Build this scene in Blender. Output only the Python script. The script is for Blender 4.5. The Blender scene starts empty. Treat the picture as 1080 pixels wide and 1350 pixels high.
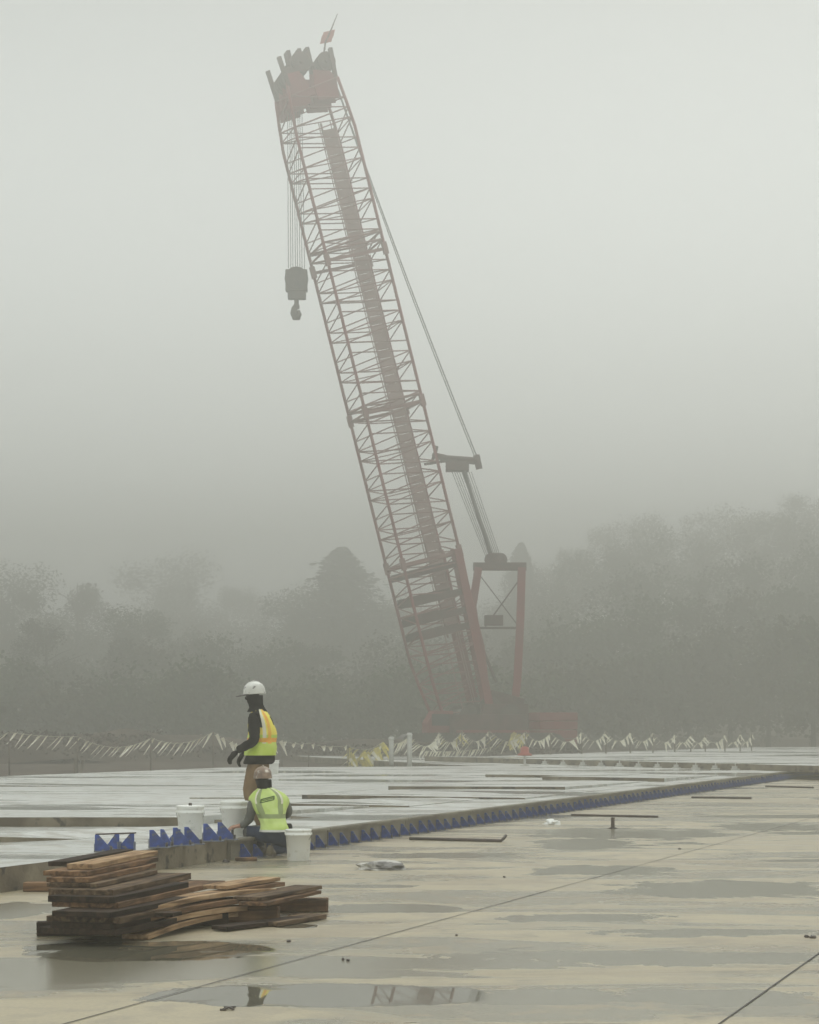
import bpy, bmesh, math, random
from mathutils import Vector, Matrix, noise
R = math.radians
rng = random.Random(7)
scene = bpy.context.scene
COL = scene.collection

# ------------------------------------------------------------ camera, sky, sun, exposure
FPX, HOR, CX, CH = 2700.0, 960.0, 540.0, 1.55          # focal length in photo pixels, horizon row, centre column, eye height
cam_d = bpy.data.cameras.new("camera")
cam = bpy.data.objects.new("camera", cam_d)
COL.objects.link(cam)
cam.location = (0, 0, CH)
cam.rotation_euler = (R(90), 0, 0)
cam_d.sensor_fit = 'HORIZONTAL'
cam_d.sensor_width = 36.0
cam_d.lens = 36.0 * FPX / 1080.0
cam_d.shift_y = (HOR - 675.0) / 1080.0 - 0.0
cam_d.shift_y = (HOR - 675.0) / 1080.0
cam_d.clip_start = 0.1
cam_d.clip_end = 4000
scene.camera = cam

SUN_EL, SUN_AZ = R(50), R(15)
world = bpy.data.worlds.new("World")
scene.world = world
world.use_nodes = True
wn, wl = world.node_tree.nodes, world.node_tree.links
wn.clear()
sky = wn.new("ShaderNodeTexSky")
sky.sky_type = 'NISHITA'
sky.sun_disc = False
sky.sun_elevation = SUN_EL
sky.sun_rotation = SUN_AZ
sky.air_density = 1.0
sky.dust_density = 6.0
hsv = wn.new("ShaderNodeHueSaturation")
hsv.inputs['Saturation'].default_value = 0.06
hsv.inputs['Value'].default_value = 1.1
ov = wn.new("ShaderNodeMix"); ov.data_type = 'RGBA'        # overcast: an even white cloud deck over the clear sky
ov.inputs[0].default_value = 0.7
ov.inputs[7].default_value = (18.0, 19.15, 18.75, 1)
bg = wn.new("ShaderNodeBackground")
bg.inputs['Strength'].default_value = 0.12
wo = wn.new("ShaderNodeOutputWorld")
wl.new(sky.outputs[0], hsv.inputs['Color'])
wl.new(hsv.outputs[0], ov.inputs[6])
# cloud deck brightness by height: bright overhead, a paler band low down
wtc = wn.new("ShaderNodeTexCoord"); wsp = wn.new("ShaderNodeSeparateXYZ"); wrp = wn.new("ShaderNodeValToRGB")
wl.new(wtc.outputs['Generated'], wsp.inputs[0]); wl.new(wsp.outputs[2], wrp.inputs[0])
SKYG = ((0.0, 1.1), (0.12, 1.12), (0.17, .86), (0.34, .40), (1.0, 1.0))
el_ = wrp.color_ramp.elements
el_[0].position, el_[0].color = SKYG[0][0], (SKYG[0][1],) * 3 + (1,)
el_[1].position, el_[1].color = SKYG[-1][0], (SKYG[-1][1],) * 3 + (1,)
for p_, v_ in SKYG[1:-1]:
    e_ = el_.new(p_); e_.color = (v_, v_, v_, 1)
wmu = wn.new("ShaderNodeMix"); wmu.data_type = 'RGBA'; wmu.blend_type = 'MULTIPLY'; wmu.inputs[0].default_value = 1
wl.new(ov.outputs[2], wmu.inputs[6]); wl.new(wrp.outputs[0], wmu.inputs[7])
wl.new(wmu.outputs[2], bg.inputs['Color'])
wl.new(bg.outputs[0], wo.inputs['Surface'])

sun_d = bpy.data.lights.new("sun", 'SUN')
sun_d.energy = 0.5
sun_d.angle = R(40)
sun_d.color = (1.0, 0.97, 0.92)
sun = bpy.data.objects.new("sun", sun_d)
COL.objects.link(sun)
sun.rotation_euler = (R(90) - SUN_EL, 0, -SUN_AZ + R(180))

scene.view_settings.view_transform = 'Standard'
scene.view_settings.look = 'None'
scene.view_settings.gamma = 1
scene.view_settings.exposure = 0.0
scene.render.engine = 'CYCLES'
cy = scene.cycles
cy.use_denoising = True
cy.denoiser = 'OPENIMAGEDENOISE'
cy.use_adaptive_sampling = True
cy.adaptive_threshold = 0.02
cy.max_bounces = 6
cy.diffuse_bounces = 3
cy.glossy_bounces = 3
cy.transmission_bounces = 2
cy.transparent_max_bounces = 6
cy.volume_bounces = 2
cy.sample_clamp_indirect = 4

# ------------------------------------------------------------ pixel to place helpers
def gp(px, py, z=0.0):
    """point of the level z that is seen at this photo pixel"""
    Y = FPX * (CH - z) / (py - HOR)
    return Vector(((px - CX) * Y / FPX, Y, z))

def wp(px, py, Y):
    return Vector(((px - CX) * Y / FPX, Y, CH - (py - HOR) * Y / FPX))

# ------------------------------------------------------------ materials
MATS = {}
def nmat(name, col, rough=0.7, col2=None, scale=3.0, metal=0.0, bump=0.0, bscale=None, spec=0.5, stretch=None, lo=0.35, hi=0.65, detail=6, col3=None, s3=20.0, coat=0.0):
    if name in MATS: return MATS[name]
    m = bpy.data.materials.new(name); m.use_nodes = True
    n, l = m.node_tree.nodes, m.node_tree.links
    b = n['Principled BSDF']
    b.inputs['Base Color'].default_value = (*col, 1)
    b.inputs['Roughness'].default_value = rough
    b.inputs['Metallic'].default_value = metal
    b.inputs['Specular IOR Level'].default_value = spec
    tc = n.new("ShaderNodeTexCoord"); mp = n.new("ShaderNodeMapping")
    if stretch: mp.inputs['Scale'].default_value = stretch
    l.new(tc.outputs['Object'], mp.inputs[0])
    if col2:
        nz = n.new("ShaderNodeTexNoise"); nz.inputs['Scale'].default_value = scale; nz.inputs['Detail'].default_value = detail
        l.new(mp.outputs[0], nz.inputs['Vector'])
        mr = n.new("ShaderNodeMapRange"); mr.inputs[1].default_value = lo; mr.inputs[2].default_value = hi
        l.new(nz.outputs[0], mr.inputs[0])
        mx = n.new("ShaderNodeMix"); mx.data_type = 'RGBA'
        mx.inputs[6].default_value = (*col, 1); mx.inputs[7].default_value = (*col2, 1)
        l.new(mr.outputs[0], mx.inputs[0])
        out = mx.outputs[2]
        if col3:
            n3 = n.new("ShaderNodeTexNoise"); n3.inputs['Scale'].default_value = s3; n3.inputs['Detail'].default_value = 4
            l.new(mp.outputs[0], n3.inputs['Vector'])
            m3 = n.new("ShaderNodeMapRange"); m3.inputs[1].default_value = 0.58; m3.inputs[2].default_value = 0.66
            l.new(n3.outputs[0], m3.inputs[0])
            x3 = n.new("ShaderNodeMix"); x3.data_type = 'RGBA'; x3.inputs[7].default_value = (*col3, 1)
            l.new(m3.outputs[0], x3.inputs[0]); l.new(out, x3.inputs[6]); out = x3.outputs[2]
        l.new(out, b.inputs['Base Color'])
    if bump:
        bz = n.new("ShaderNodeTexNoise"); bz.inputs['Scale'].default_value = bscale or scale * 4; bz.inputs['Detail'].default_value = 5
        l.new(mp.outputs[0], bz.inputs['Vector'])
        bp = n.new("ShaderNodeBump"); bp.inputs['Strength'].default_value = bump; bp.inputs['Distance'].default_value = 0.02
        l.new(bz.outputs[0], bp.inputs['Height']); l.new(bp.outputs[0], b.inputs['Normal'])
    MATS[name] = m
    return m

def wet_concrete(name, dry, damp, stain, wet_lo, wet_hi, scale, rough_dry=0.62, brown=None, pools=(), line=0.0, dscale=1.9, dlo=0.46, dhi=0.62):
    """concrete with patches that are dry, damp and under a film of standing water"""
    m = bpy.data.materials.new(name); m.use_nodes = True
    n, l = m.node_tree.nodes, m.node_tree.links
    b = n['Principled BSDF']
    tc = n.new("ShaderNodeTexCoord")
    def noise_(sc, det=6, dist=0.0, w=None, vec=None, rough=0.55):
        z = n.new("ShaderNodeTexNoise"); z.inputs['Scale'].default_value = sc; z.inputs['Detail'].default_value = det
        z.inputs['Distortion'].default_value = dist; z.inputs['Roughness'].default_value = rough
        l.new(vec or tc.outputs['Object'], z.inputs['Vector']); return z.outputs[0]
    def ramp(v, a, c, o0=0.0, o1=1.0):
        r = n.new("ShaderNodeMapRange"); r.inputs[1].default_value = a; r.inputs[2].default_value = c
        r.inputs[3].default_value = o0; r.inputs[4].default_value = o1; r.interpolation_type = 'SMOOTHSTEP'
        l.new(v, r.inputs[0]); return r.outputs[0]
    def mix(f, a, c):
        x = n.new("ShaderNodeMix"); x.data_type = 'RGBA'
        l.new(f, x.inputs[0])
        for s, v in ((6, a), (7, c)):
            if isinstance(v, tuple): x.inputs[s].default_value = (*v, 1)
            else: l.new(v, x.inputs[s])
        return x.outputs[2]
    mp = n.new("ShaderNodeMapping"); mp.inputs['Rotation'].default_value = (0, 0, R(8)); mp.inputs['Scale'].default_value = (0.36, 1.0, 1.0)
    mp.inputs['Location'].default_value = (3.7, 11.3, 0)
    l.new(tc.outputs['Object'], mp.inputs[0])
    V = mp.outputs[0]
    wet = ramp(noise_(scale, 5, 0.4, vec=V), wet_lo, wet_hi)
    deep = None
    if pools:      # pools of standing water lying in known hollows, with ragged margins
        rag = noise_(1.3, 9, 0.4, rough=0.66)
        acc = None
        sepx = n.new("ShaderNodeSeparateXYZ"); l.new(tc.outputs['Object'], sepx.inputs[0])
        def m2_(op, a, c):
            q = n.new("ShaderNodeMath"); q.operation = op
            for i_, v_ in enumerate((a, c)):
                if isinstance(v_, (int, float)): q.inputs[i_].default_value = v_
                else: l.new(v_, q.inputs[i_])
            return q.outputs[0]
        acc_m = None
        for ip_, (pcx, pcy, prx, pry) in enumerate(pools):
            dx = m2_('DIVIDE', m2_('SUBTRACT', sepx.outputs[0], pcx), prx); dy = m2_('DIVIDE', m2_('SUBTRACT', sepx.outputs[1], pcy), pry)
            dd = m2_('SUBTRACT', 1.0, m2_('ADD', m2_('POWER', m2_('ABSOLUTE', dx, 0), 2.6), m2_('POWER', m2_('ABSOLUTE', dy, 0), 2.6)))
            if ip_ == 3: acc_m = acc
            acc = dd if acc is None else m2_('MAXIMUM', acc, dd)
        acc = m2_('ADD', m2_('MAXIMUM', acc, -1.5), m2_('MULTIPLY', m2_('SUBTRACT', rag, 0.5), 4.8))
        deep = ramp(m2_('ADD', m2_('MAXIMUM', acc_m, -1.5), m2_('MULTIPLY', m2_('SUBTRACT', rag, 0.5), 2.4)), 0.02, 0.14)
        wet = m2_('MAXIMUM', wet, ramp(acc, 0.05, 0.45))
    dn = noise_(scale * dscale, 7, 0.8, vec=V)
    dampm = ramp(dn, dlo, dhi)
    big = ramp(noise_(0.12, 3, vec=V), 0.35, 0.65)
    fine = noise_(34, 8, rough=0.7)
    blot = ramp(noise_(2.7, 8, 0.3), 0.47, 0.62)
    c = mix(big, dry, tuple(x * 0.86 for x in dry))
    c = mix(dampm, c, damp)
    c = mix(blot, c, stain)
    if brown: c = mix(ramp(noise_(0.8, 9, 0.8, vec=V, rough=0.65), 0.50, 0.66), c, brown)
    if line:       # tide marks left where pools dried back
        for src, at_ in ((dn, dlo + .01), (noise_(scale * 1.2, 6, 0.4, vec=V), 0.5)):
            q = n.new("ShaderNodeMath"); q.operation = 'SUBTRACT'; l.new(src, q.inputs[0]); q.inputs[1].default_value = at_
            q2 = n.new("ShaderNodeMath"); q2.operation = 'ABSOLUTE'; l.new(q.outputs[0], q2.inputs[0])
            lm = ramp(q2.outputs[0], 0.0, 0.010, line, 0.0)
            pt = n.new("ShaderNodeMath"); pt.operation = 'MULTIPLY'; l.new(lm, pt.inputs[0]); l.new(ramp(noise_(1.1, 3), 0.48, 0.6), pt.inputs[1]); lm = pt.outputs[0]
            c = mix(lm, c, tuple(x * 0.42 for x in damp))
    c = mix(wet, c, tuple(x * 0.85 for x in damp))
    if deep is not None: c = mix(deep, c, tuple(x * 0.55 for x in damp))
    g = n.new("ShaderNodeMix"); g.data_type = 'RGBA'; g.blend_type = 'MULTIPLY'; g.inputs[0].default_value = 0.35
    l.new(c, g.inputs[6])
    gr = n.new("ShaderNodeMapRange"); gr.inputs[1].default_value = 0.3; gr.inputs[2].default_value = 0.7; gr.inputs[3].default_value = 0.35; gr.inputs[4].default_value = 1.4
    l.new(fine, gr.inputs[0]); cb = n.new("ShaderNodeCombineColor")
    for i in range(3): l.new(gr.outputs[0], cb.inputs[i])
    l.new(cb.outputs[0], g.inputs[7])
    l.new(g.outputs[2], b.inputs['Base Color'])
    # roughness: dry > damp > water
    r1 = n.new("ShaderNodeMix"); r1.data_type = 'FLOAT'; l.new(dampm, r1.inputs[0]); r1.inputs[2].default_value = rough_dry; r1.inputs[3].default_value = rough_dry * 0.62
    r2 = n.new("ShaderNodeMix"); r2.data_type = 'FLOAT'; l.new(wet, r2.inputs[0]); l.new(r1.outputs[0], r2.inputs[2]); r2.inputs[3].default_value = 0.17 if deep is not None else 0.06
    if deep is not None:
        r3 = n.new("ShaderNodeMix"); r3.data_type = 'FLOAT'; l.new(deep, r3.inputs[0]); l.new(r2.outputs[0], r3.inputs[2]); r3.inputs[3].default_value = 0.02; r2 = r3
    l.new(r2.outputs[0], b.inputs['Roughness'])
    # bump fades out under water
    bp = n.new("ShaderNodeBump"); bp.inputs['Distance'].default_value = 0.004
    inv = n.new("ShaderNodeMath"); inv.operation = 'MULTIPLY_ADD'; l.new(wet, inv.inputs[0]); inv.inputs[1].default_value = -0.5; inv.inputs[2].default_value = 0.5
    l.new(inv.outputs[0], bp.inputs['Strength']); l.new(fine, bp.inputs['Height']); l.new(bp.outputs[0], b.inputs['Normal'])
    b.inputs['Specular IOR Level'].default_value = 0.5 if deep is None else 0.75
    return m

def pool(x0, x1, y0, y1):
    A, B = gp((x0 + x1) / 2, y0), gp((x0 + x1) / 2, y1)
    Yc = (A.y + B.y) / 2
    return ((((x0 + x1) / 2) - CX) * Yc / FPX, Yc, (x1 - x0) / 2 * Yc / FPX, (A.y - B.y) / 2)
POOLS = [pool(205, 640, 1297, 1328), pool(30, 350, 1241, 1268), pool(360, 420, 1218, 1224), pool(600, 1110, 1303, 1328), pool(690, 960, 1092, 1108),  pool(560, 1100, 1253, 1274), pool(400, 620, 1190, 1204),
         pool(660, 900, 1204, 1217), pool(820, 1110, 1160, 1186), pool(690, 900, 1140, 1156), pool(700, 840, 1105, 1122), pool(780, 1000, 1170, 1182),
         pool(760, 1100, 1225, 1236), pool(410, 560, 1166, 1171), pool(-60, 60, 1190, 1216), pool(480, 700, 1124, 1132), pool(940, 1100, 1085, 1097)]
M_pave = wet_concrete("wet_pavement", (0.41, 0.345, 0.215), (0.25, 0.228, 0.165), (0.31, 0.26, 0.17), 0.60, 0.625, 0.33, rough_dry=0.42, brown=(0.27, 0.215, 0.13), pools=POOLS, line=0.6, dscale=2.8, dlo=0.46, dhi=0.55)
M_deck = wet_concrete("cured_slab", (0.56, 0.565, 0.535), (0.46, 0.46, 0.43), (0.38, 0.365, 0.32), 0.56, 0.60, 0.30, rough_dry=0.4, line=0.35, dscale=2.2, dlo=0.50, dhi=0.60)
M_face = nmat("slab_side", (0.25, 0.21, 0.145), 0.7, (0.11, 0.085, 0.055), 2.2, bump=0.4, bscale=20, col3=(0.05, 0.04, 0.03), s3=5)
M_earth = nmat("wet_earth", (0.085, 0.06, 0.042), 0.95, (0.05, 0.035, 0.025), 0.5, bump=0.5, bscale=6, col3=(0.10, 0.08, 0.06), s3=1.1, spec=.15)
M_joint = nmat("joint_dark", (0.05, 0.045, 0.04), 0.8)
M_red = nmat("crane_red", (0.27, 0.042, 0.048), 0.7, (0.21, 0.055, 0.055), 0.8, spec=.2)
M_lace = nmat("crane_lacing_red", (0.30, 0.13, 0.125), 0.7, (0.24, 0.12, 0.11), 0.8, spec=.2)
M_dark = nmat("dark_steel", (0.05, 0.045, 0.04), 0.5, (0.09, 0.07, 0.055), 3)
M_mud = nmat("brown_machinery", (0.13, 0.07, 0.065), 0.8, (0.085, 0.055, 0.05), 2, spec=.15)
M_walk = nmat("catwalk_grating", (0.38, 0.25, 0.23), 0.8, (0.30, 0.20, 0.185), 2, spec=.2)
M_rope = nmat("wire_rope", (0.12, 0.12, 0.12), 0.5)
M_glass = nmat("dark_glass", (0.03, 0.035, 0.04), 0.1)
M_blue = nmat("blue_paint", (0.035, 0.085, 0.36), 0.5, (0.03, 0.055, 0.18), 7, col3=(0.17, 0.16, 0.14), s3=17, lo=.42, hi=.58)
M_bluegrey = nmat("dusty_blue_paint", (0.10, 0.125, 0.21), 0.55, (0.19, 0.19, 0.19), 5)
M_form = nmat("form_steel", (0.25, 0.225, 0.17), 0.6, (0.14, 0.12, 0.09), 2.5)
M_white = nmat("white_plastic", (0.90, 0.90, 0.86), 0.38, (0.78, 0.77, 0.70), 5, lo=0.5, hi=0.75, col3=(0.74, 0.73, 0.67), s3=14)
M_wire = nmat("handle_wire", (0.12, 0.12, 0.12), 0.4, metal=0.6)
M_bark = nmat("bark", (0.06, 0.05, 0.04), 0.9)
M_leaf = nmat("leaf_olive", (0.055, 0.085, 0.032), 0.95, (0.07, 0.095, 0.042), 0.4, spec=.0)
M_leafb = nmat("leaf_brown", (0.075, 0.075, 0.042), 0.95, (0.06, 0.068, 0.036), 0.4, spec=.0)
M_pine = nmat("needles", (0.035, 0.05, 0.03), 0.95, (0.05, 0.06, 0.035), 0.5, spec=.0)
M_scrub = nmat("scrub_leaf", (0.07, 0.048, 0.032), 0.95, (0.04, 0.03, 0.022), 0.6, spec=.15)
M_rib = nmat("cream_ribbon", (0.95, 0.93, 0.80), 0.3, (0.88, 0.84, 0.66), 8)
M_riby = nmat("yellow_ribbon", (0.85, 0.72, 0.10), 0.45, (0.55, 0.5, 0.2), 8)
M_cord = nmat("cord", (0.5, 0.48, 0.38), 0.7)
M_stake = nmat("stake_wood", (0.19, 0.15, 0.11), 0.8, (0.11, 0.09, 0.07), 8)
M_pale = nmat("pale_grey_plastic", (0.62, 0.62, 0.58), 0.5, (0.5, 0.5, 0.46), 6)
M_orange = nmat("orange_red_plastic", (0.40, 0.08, 0.06), 0.6)
M_steelbar = nmat("rusty_bar", (0.075, 0.045, 0.035), 0.6, (0.04, 0.03, 0.025), 9)
M_bag = nmat("grey_paper_bag", (0.50, 0.48, 0.44), 0.6, (0.16, 0.15, 0.14), 3.5, bump=0.8, bscale=12, lo=0.48, hi=0.54)
M_paper = nmat("white_paper", (0.85, 0.85, 0.82), 0.6, (0.7, 0.7, 0.66), 8, bump=0.5, bscale=20)
M_black = nmat("black_cloth", (0.007, 0.006, 0.006), 0.9, (0.014, 0.012, 0.011), 9, bump=0.4, bscale=12, spec=.12)
M_tan = nmat("tan_canvas", (0.27, 0.18, 0.10), 0.85, (0.17, 0.11, 0.06), 6, bump=0.5, bscale=10, spec=.12)
M_jean = nmat("dark_denim", (0.022, 0.035, 0.07), 0.85, (0.04, 0.055, 0.10), 7, bump=0.5, bscale=14, spec=.12)
M_grey = nmat("grey_cloth", (0.15, 0.15, 0.14), 0.85, (0.10, 0.10, 0.095), 7, bump=0.5, bscale=14, spec=.12)
M_skin = nmat("skin", (0.42, 0.22, 0.15), 0.55)
M_lime = nmat("lime_mesh", (0.50, 0.66, 0.05), 0.7, (0.60, 0.72, 0.16), 5, bump=0.6, bscale=9)
M_lime2 = nmat("pale_lime_mesh", (0.50, 0.66, 0.13), 0.7, (0.62, 0.74, 0.28), 5, bump=0.6, bscale=9)
M_yel = nmat("yellow_mesh", (0.85, 0.76, 0.10), 0.7, (0.86, 0.66, 0.12), 5, bump=0.6, bscale=9)
M_org = nmat("orange_tape", (0.85, 0.36, 0.04), 0.6, (0.82, 0.52, 0.08), 12)
M_silver = nmat("silver_tape", (0.72, 0.70, 0.55), 0.3)
M_olive = nmat("grey_green_tape", (0.27, 0.33, 0.13), 0.5)
M_olive2 = nmat("dark_green_print", (0.10, 0.18, 0.03), 0.6)
M_helm = nmat("scuffed_white_shell", (0.74, 0.73, 0.68), 0.35, (0.60, 0.59, 0.54), 9, col3=(0.06, 0.05, 0.05), s3=10)
M_helmb = nmat("stickered_tan_shell", (0.33, 0.23, 0.16), 0.4, (0.14, 0.09, 0.065), 14, col3=(0.75, 0.70, 0.62), s3=11)
M_boot = nmat("boot_leather", (0.07, 0.05, 0.035), 0.6, (0.13, 0.11, 0.07), 12)

def wood_mat(name, a, b_, dark):
    m = bpy.data.materials.new(name); m.use_nodes = True
    n, l = m.node_tree.nodes, m.node_tree.links
    b = n['Principled BSDF']
    tc = n.new("ShaderNodeTexCoord"); mp = n.new("ShaderNodeMapping"); mp.inputs['Scale'].default_value = (1.2, 14, 14)
    l.new(tc.outputs['Object'], mp.inputs[0])
    oi = n.new("ShaderNodeObjectInfo")
    ad = n.new("ShaderNodeVectorMath"); ad.operation = 'ADD'
    mu = n.new("ShaderNodeMath"); mu.operation = 'MULTIPLY'; mu.inputs[1].default_value = 50
    l.new(oi.outputs['Random'], mu.inputs[0]); l.new(mp.outputs[0], ad.inputs[0]); l.new(mu.outputs[0], ad.inputs[1])
    z = n.new("ShaderNodeTexNoise"); z.inputs['Scale'].default_value = 1.6; z.inputs['Detail'].default_value = 8; z.inputs['Distortion'].default_value = 0.5
    l.new(ad.outputs[0], z.inputs['Vector'])
    cr = n.new("ShaderNodeValToRGB")
    cr.color_ramp.elements[0].position = 0.32; cr.color_ramp.elements[0].color = (*dark, 1)
    cr.color_ramp.elements[1].position = 0.66; cr.color_ramp.elements[1].color = (*a, 1)
    e = cr.color_ramp.elements.new(0.5); e.color = (*b_, 1)
    l.new(z.outputs[0], cr.inputs[0])
    z2 = n.new("ShaderNodeTexNoise"); z2.inputs['Scale'].default_value = 3; z2.inputs['Detail'].default_value = 5
    l.new(tc.outputs['Object'], z2.inputs['Vector'])
    r2 = n.new("ShaderNodeMapRange"); r2.inputs[1].default_value = 0.5; r2.inputs[2].default_value = 0.7; r2.inputs[4].default_value = 0.75
    l.new(z2.outputs[0], r2.inputs[0])
    x = n.new("ShaderNodeMix"); x.data_type = 'RGBA'; x.inputs[7].default_value = (*dark, 1)
    l.new(r2.outputs[0], x.inputs[0]); l.new(cr.outputs[0], x.inputs[6]); l.new(x.outputs[2], b.inputs['Base Color'])
    b.inputs['Roughness'].default_value = 0.8
    b.inputs['Specular IOR Level'].default_value = 0.12
    bp = n.new("ShaderNodeBump"); bp.inputs['Strength'].default_value = 0.5; bp.inputs['Distance'].default_value = 0.01
    l.new(z.outputs[0], bp.inputs['Height']); l.new(bp.outputs[0], b.inputs['Normal'])
    return m
M_wl = wood_mat("sawn_wood_light", (0.47, 0.33, 0.20), (0.35, 0.225, 0.125), (0.13, 0.08, 0.045))
M_wm = wood_mat("sawn_wood_mid", (0.29, 0.175, 0.095), (0.175, 0.10, 0.055), (0.05, 0.032, 0.02))
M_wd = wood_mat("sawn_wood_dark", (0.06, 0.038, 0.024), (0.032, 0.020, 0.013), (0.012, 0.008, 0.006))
M_wg = wood_mat("sawn_wood_weathered", (0.19, 0.13, 0.08), (0.10, 0.065, 0.04), (0.025, 0.017, 0.011))

# ------------------------------------------------------------ mesh builder
class MB:
    def __init__(s): s.v = []; s.f = []; s.m = []; s.smooth = []
    def face(s, idx, mi=0, sm=False): s.f.append(idx); s.m.append(mi); s.smooth.append(sm)
    def add(s, vs): b = len(s.v); s.v += [tuple(v) for v in vs]; return b
    def box(s, c, d, M=None, mi=0):
        c = Vector(c); hx, hy, hz = (x / 2 for x in d)
        P = [Vector((x, y, z)) for z in (-hz, hz) for x, y in ((-hx, -hy), (hx, -hy), (hx, hy), (-hx, hy))]
        if M is not None: P = [M @ p for p in P]
        b = s.add([c + p for p in P])
        for q in ((0, 3, 2, 1), (4, 5, 6, 7), (0, 1, 5, 4), (1, 2, 6, 5), (2, 3, 7, 6), (3, 0, 4, 7)): s.face([b + i for i in q], mi)
        return s
    def beam(s, p, q, w, h, up=Vector((0, 0, 1)), mi=0):
        p, q = Vector(p), Vector(q); d = (q - p).normalized()
        r = d.cross(up)
        if r.length < 1e-4: r = d.cross(Vector((1, 0, 0)))
        r.normalize(); u = r.cross(d)
        b = s.add([e + r * (sx * w / 2) + u * (sy * h / 2) for e in (p, q) for sx, sy in ((-1, -1), (1, -1), (1, 1), (-1, 1))])
        for k in ((3, 2, 1, 0), (4, 5, 6, 7), (0, 1, 5, 4), (1, 2, 6, 5), (2, 3, 7, 6), (3, 0, 4, 7)): s.face([b + i for i in k], mi)
        return s
    def tube(s, pts, r, n=8, mi=0, caps=True):
        pts = [Vector(p) for p in pts]; rs = r if isinstance(r, (list, tuple)) else [r] * len(pts)
        rings = []; ref = None
        for i, p in enumerate(pts):
            d = (pts[min(i + 1, len(pts) - 1)] - pts[max(i - 1, 0)]).normalized()
            if ref is None:
                ref = d.cross(Vector((0, 0, 1)))
                if ref.length < 1e-3: ref = d.cross(Vector((1, 0, 0)))
            ref = (ref - d * ref.dot(d)).normalized(); v = d.cross(ref)
            rings.append(s.add([p + (ref * math.cos(2 * math.pi * k / n) + v * math.sin(2 * math.pi * k / n)) * rs[i] for k in range(n)]))
        for a, c in zip(rings, rings[1:]):
            for k in range(n): s.face([a + k, a + (k + 1) % n, c + (k + 1) % n, c + k], mi, n > 5)
        if caps:
            s.face([rings[0] + k for k in reversed(range(n))], mi); s.face([rings[-1] + k for k in range(n)], mi)
        return s
    def lathe(s, prof, c=(0, 0, 0), n=24, M=None, mi=0, sx=1.0, sy=1.0):
        """prof: (radius, z[, material]) pairs"""
        c = Vector(c); rings = []
        for pr in prof:
            vs = [Vector((pr[0] * sx * math.cos(2 * math.pi * k / n), pr[0] * sy * math.sin(2 * math.pi * k / n), pr[1])) for k in range(n)]
            if M is not None: vs = [M @ v for v in vs]
            rings.append(s.add([c + v for v in vs]))
        for i, (a, b) in enumerate(zip(rings, rings[1:])):
            for k in range(n): s.face([a + k, a + (k + 1) % n, b + (k + 1) % n, b + k], prof[i][2] if len(prof[i]) > 2 else mi, True)
        s.face([rings[0] + k for k in reversed(range(n))], mi); s.face([rings[-1] + k for k in range(n)], mi)
        return s
    def loft(s, keys, n=28, sub=4, matfn=None, caps=(True, True), wob=0.0):
        """keys: (cx, cy, cz, rx, ry, yaw) rings from low to high, interpolated smoothly"""
        K = []
        for i in range(len(keys) - 1):
            p0, p1, p2, p3 = keys[max(i - 1, 0)], keys[i], keys[i + 1], keys[min(i + 2, len(keys) - 1)]
            for j in range(sub):
                t = j / sub
                K.append([0.5 * (2 * b + (c - a) * t + (2 * a - 5 * b + 4 * c - d) * t * t + (-a + 3 * b - 3 * c + d) * t ** 3) for a, b, c, d in zip(p0, p1, p2, p3)])
        K.append(list(keys[-1]))
        rings = []
        for k in K:
            vs = []
            for a in range(n):
                th = 2 * math.pi * a / n
                x, y = math.cos(th), math.sin(th)
                q = 1 + wob * noise.noise(Vector((x * 2.2, y * 2.2, k[2] * 9)))
                x, y = x * k[3] * q, y * k[4] * q
                cyw, syw = math.cos(k[5]), math.sin(k[5])
                vs.append((k[0] + x * cyw - y * syw, k[1] + x * syw + y * cyw, k[2]))
            rings.append(s.add(vs))
        N = len(rings)
        for i, (a, b) in enumerate(zip(rings, rings[1:])):
            for k in range(n): s.face([a + k, a + (k + 1) % n, b + (k + 1) % n, b + k], matfn(i / (N - 1), k / n) if matfn else 0, True)
        if caps[0]: s.face([rings[0] + k for k in reversed(range(n))])
        if caps[1]: s.face([rings[-1] + k for k in range(n)])
        return s
    def mesh(s, name, mats):
        me = bpy.data.meshes.new(name); me.from_pydata(s.v, [], s.f)
        for m in (mats if isinstance(mats, (list, tuple)) else [mats]): me.materials.append(m)
        me.polygons.foreach_set('material_index', s.m); me.polygons.foreach_set('use_smooth', s.smooth)
        me.update(); return me
    def build(s, name, mats, parent=None, bevel=0.0, origin=None):
        if origin is not None:
            o_ = Vector(origin); s.v = [tuple(Vector(v) - o_) for v in s.v]
        me = s.mesh(name, mats)
        if bevel:
            bm = bmesh.new(); bm.from_mesh(me)
            bmesh.ops.remove_doubles(bm, verts=bm.verts, dist=1e-5)
            bmesh.ops.bevel(bm, geom=[e for e in bm.edges if len(e.link_faces) == 2 and e.calc_face_angle(0) > 0.6], offset=bevel, segments=2, profile=0.6, affect='EDGES')
            bm.to_mesh(me); bm.free()
        o = bpy.data.objects.new(name, me); COL.objects.link(o)
        if origin is not None: o.location = origin
        if parent is not None: o.parent = parent
        return o

def tag(o, label=None, cat=None, group=None, kind=None):
    if label: o['label'] = label
    if cat: o['category'] = cat
    if group: o['group'] = group
    if kind: o['kind'] = kind
    return o
def empty(name, loc=(0, 0, 0), rz=0.0, **k):
    o = bpy.data.objects.new(name, None); COL.objects.link(o); o.location = loc; o.rotation_euler = (0, 0, rz); o.empty_display_size = 0.2
    return tag(o, **k)
def copy_tree(o, parent=None):
    c = o.copy(); COL.objects.link(c)
    if parent is not None: c.parent = parent
    for ch in list(o.children): copy_tree(ch, c)
    return c

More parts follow.
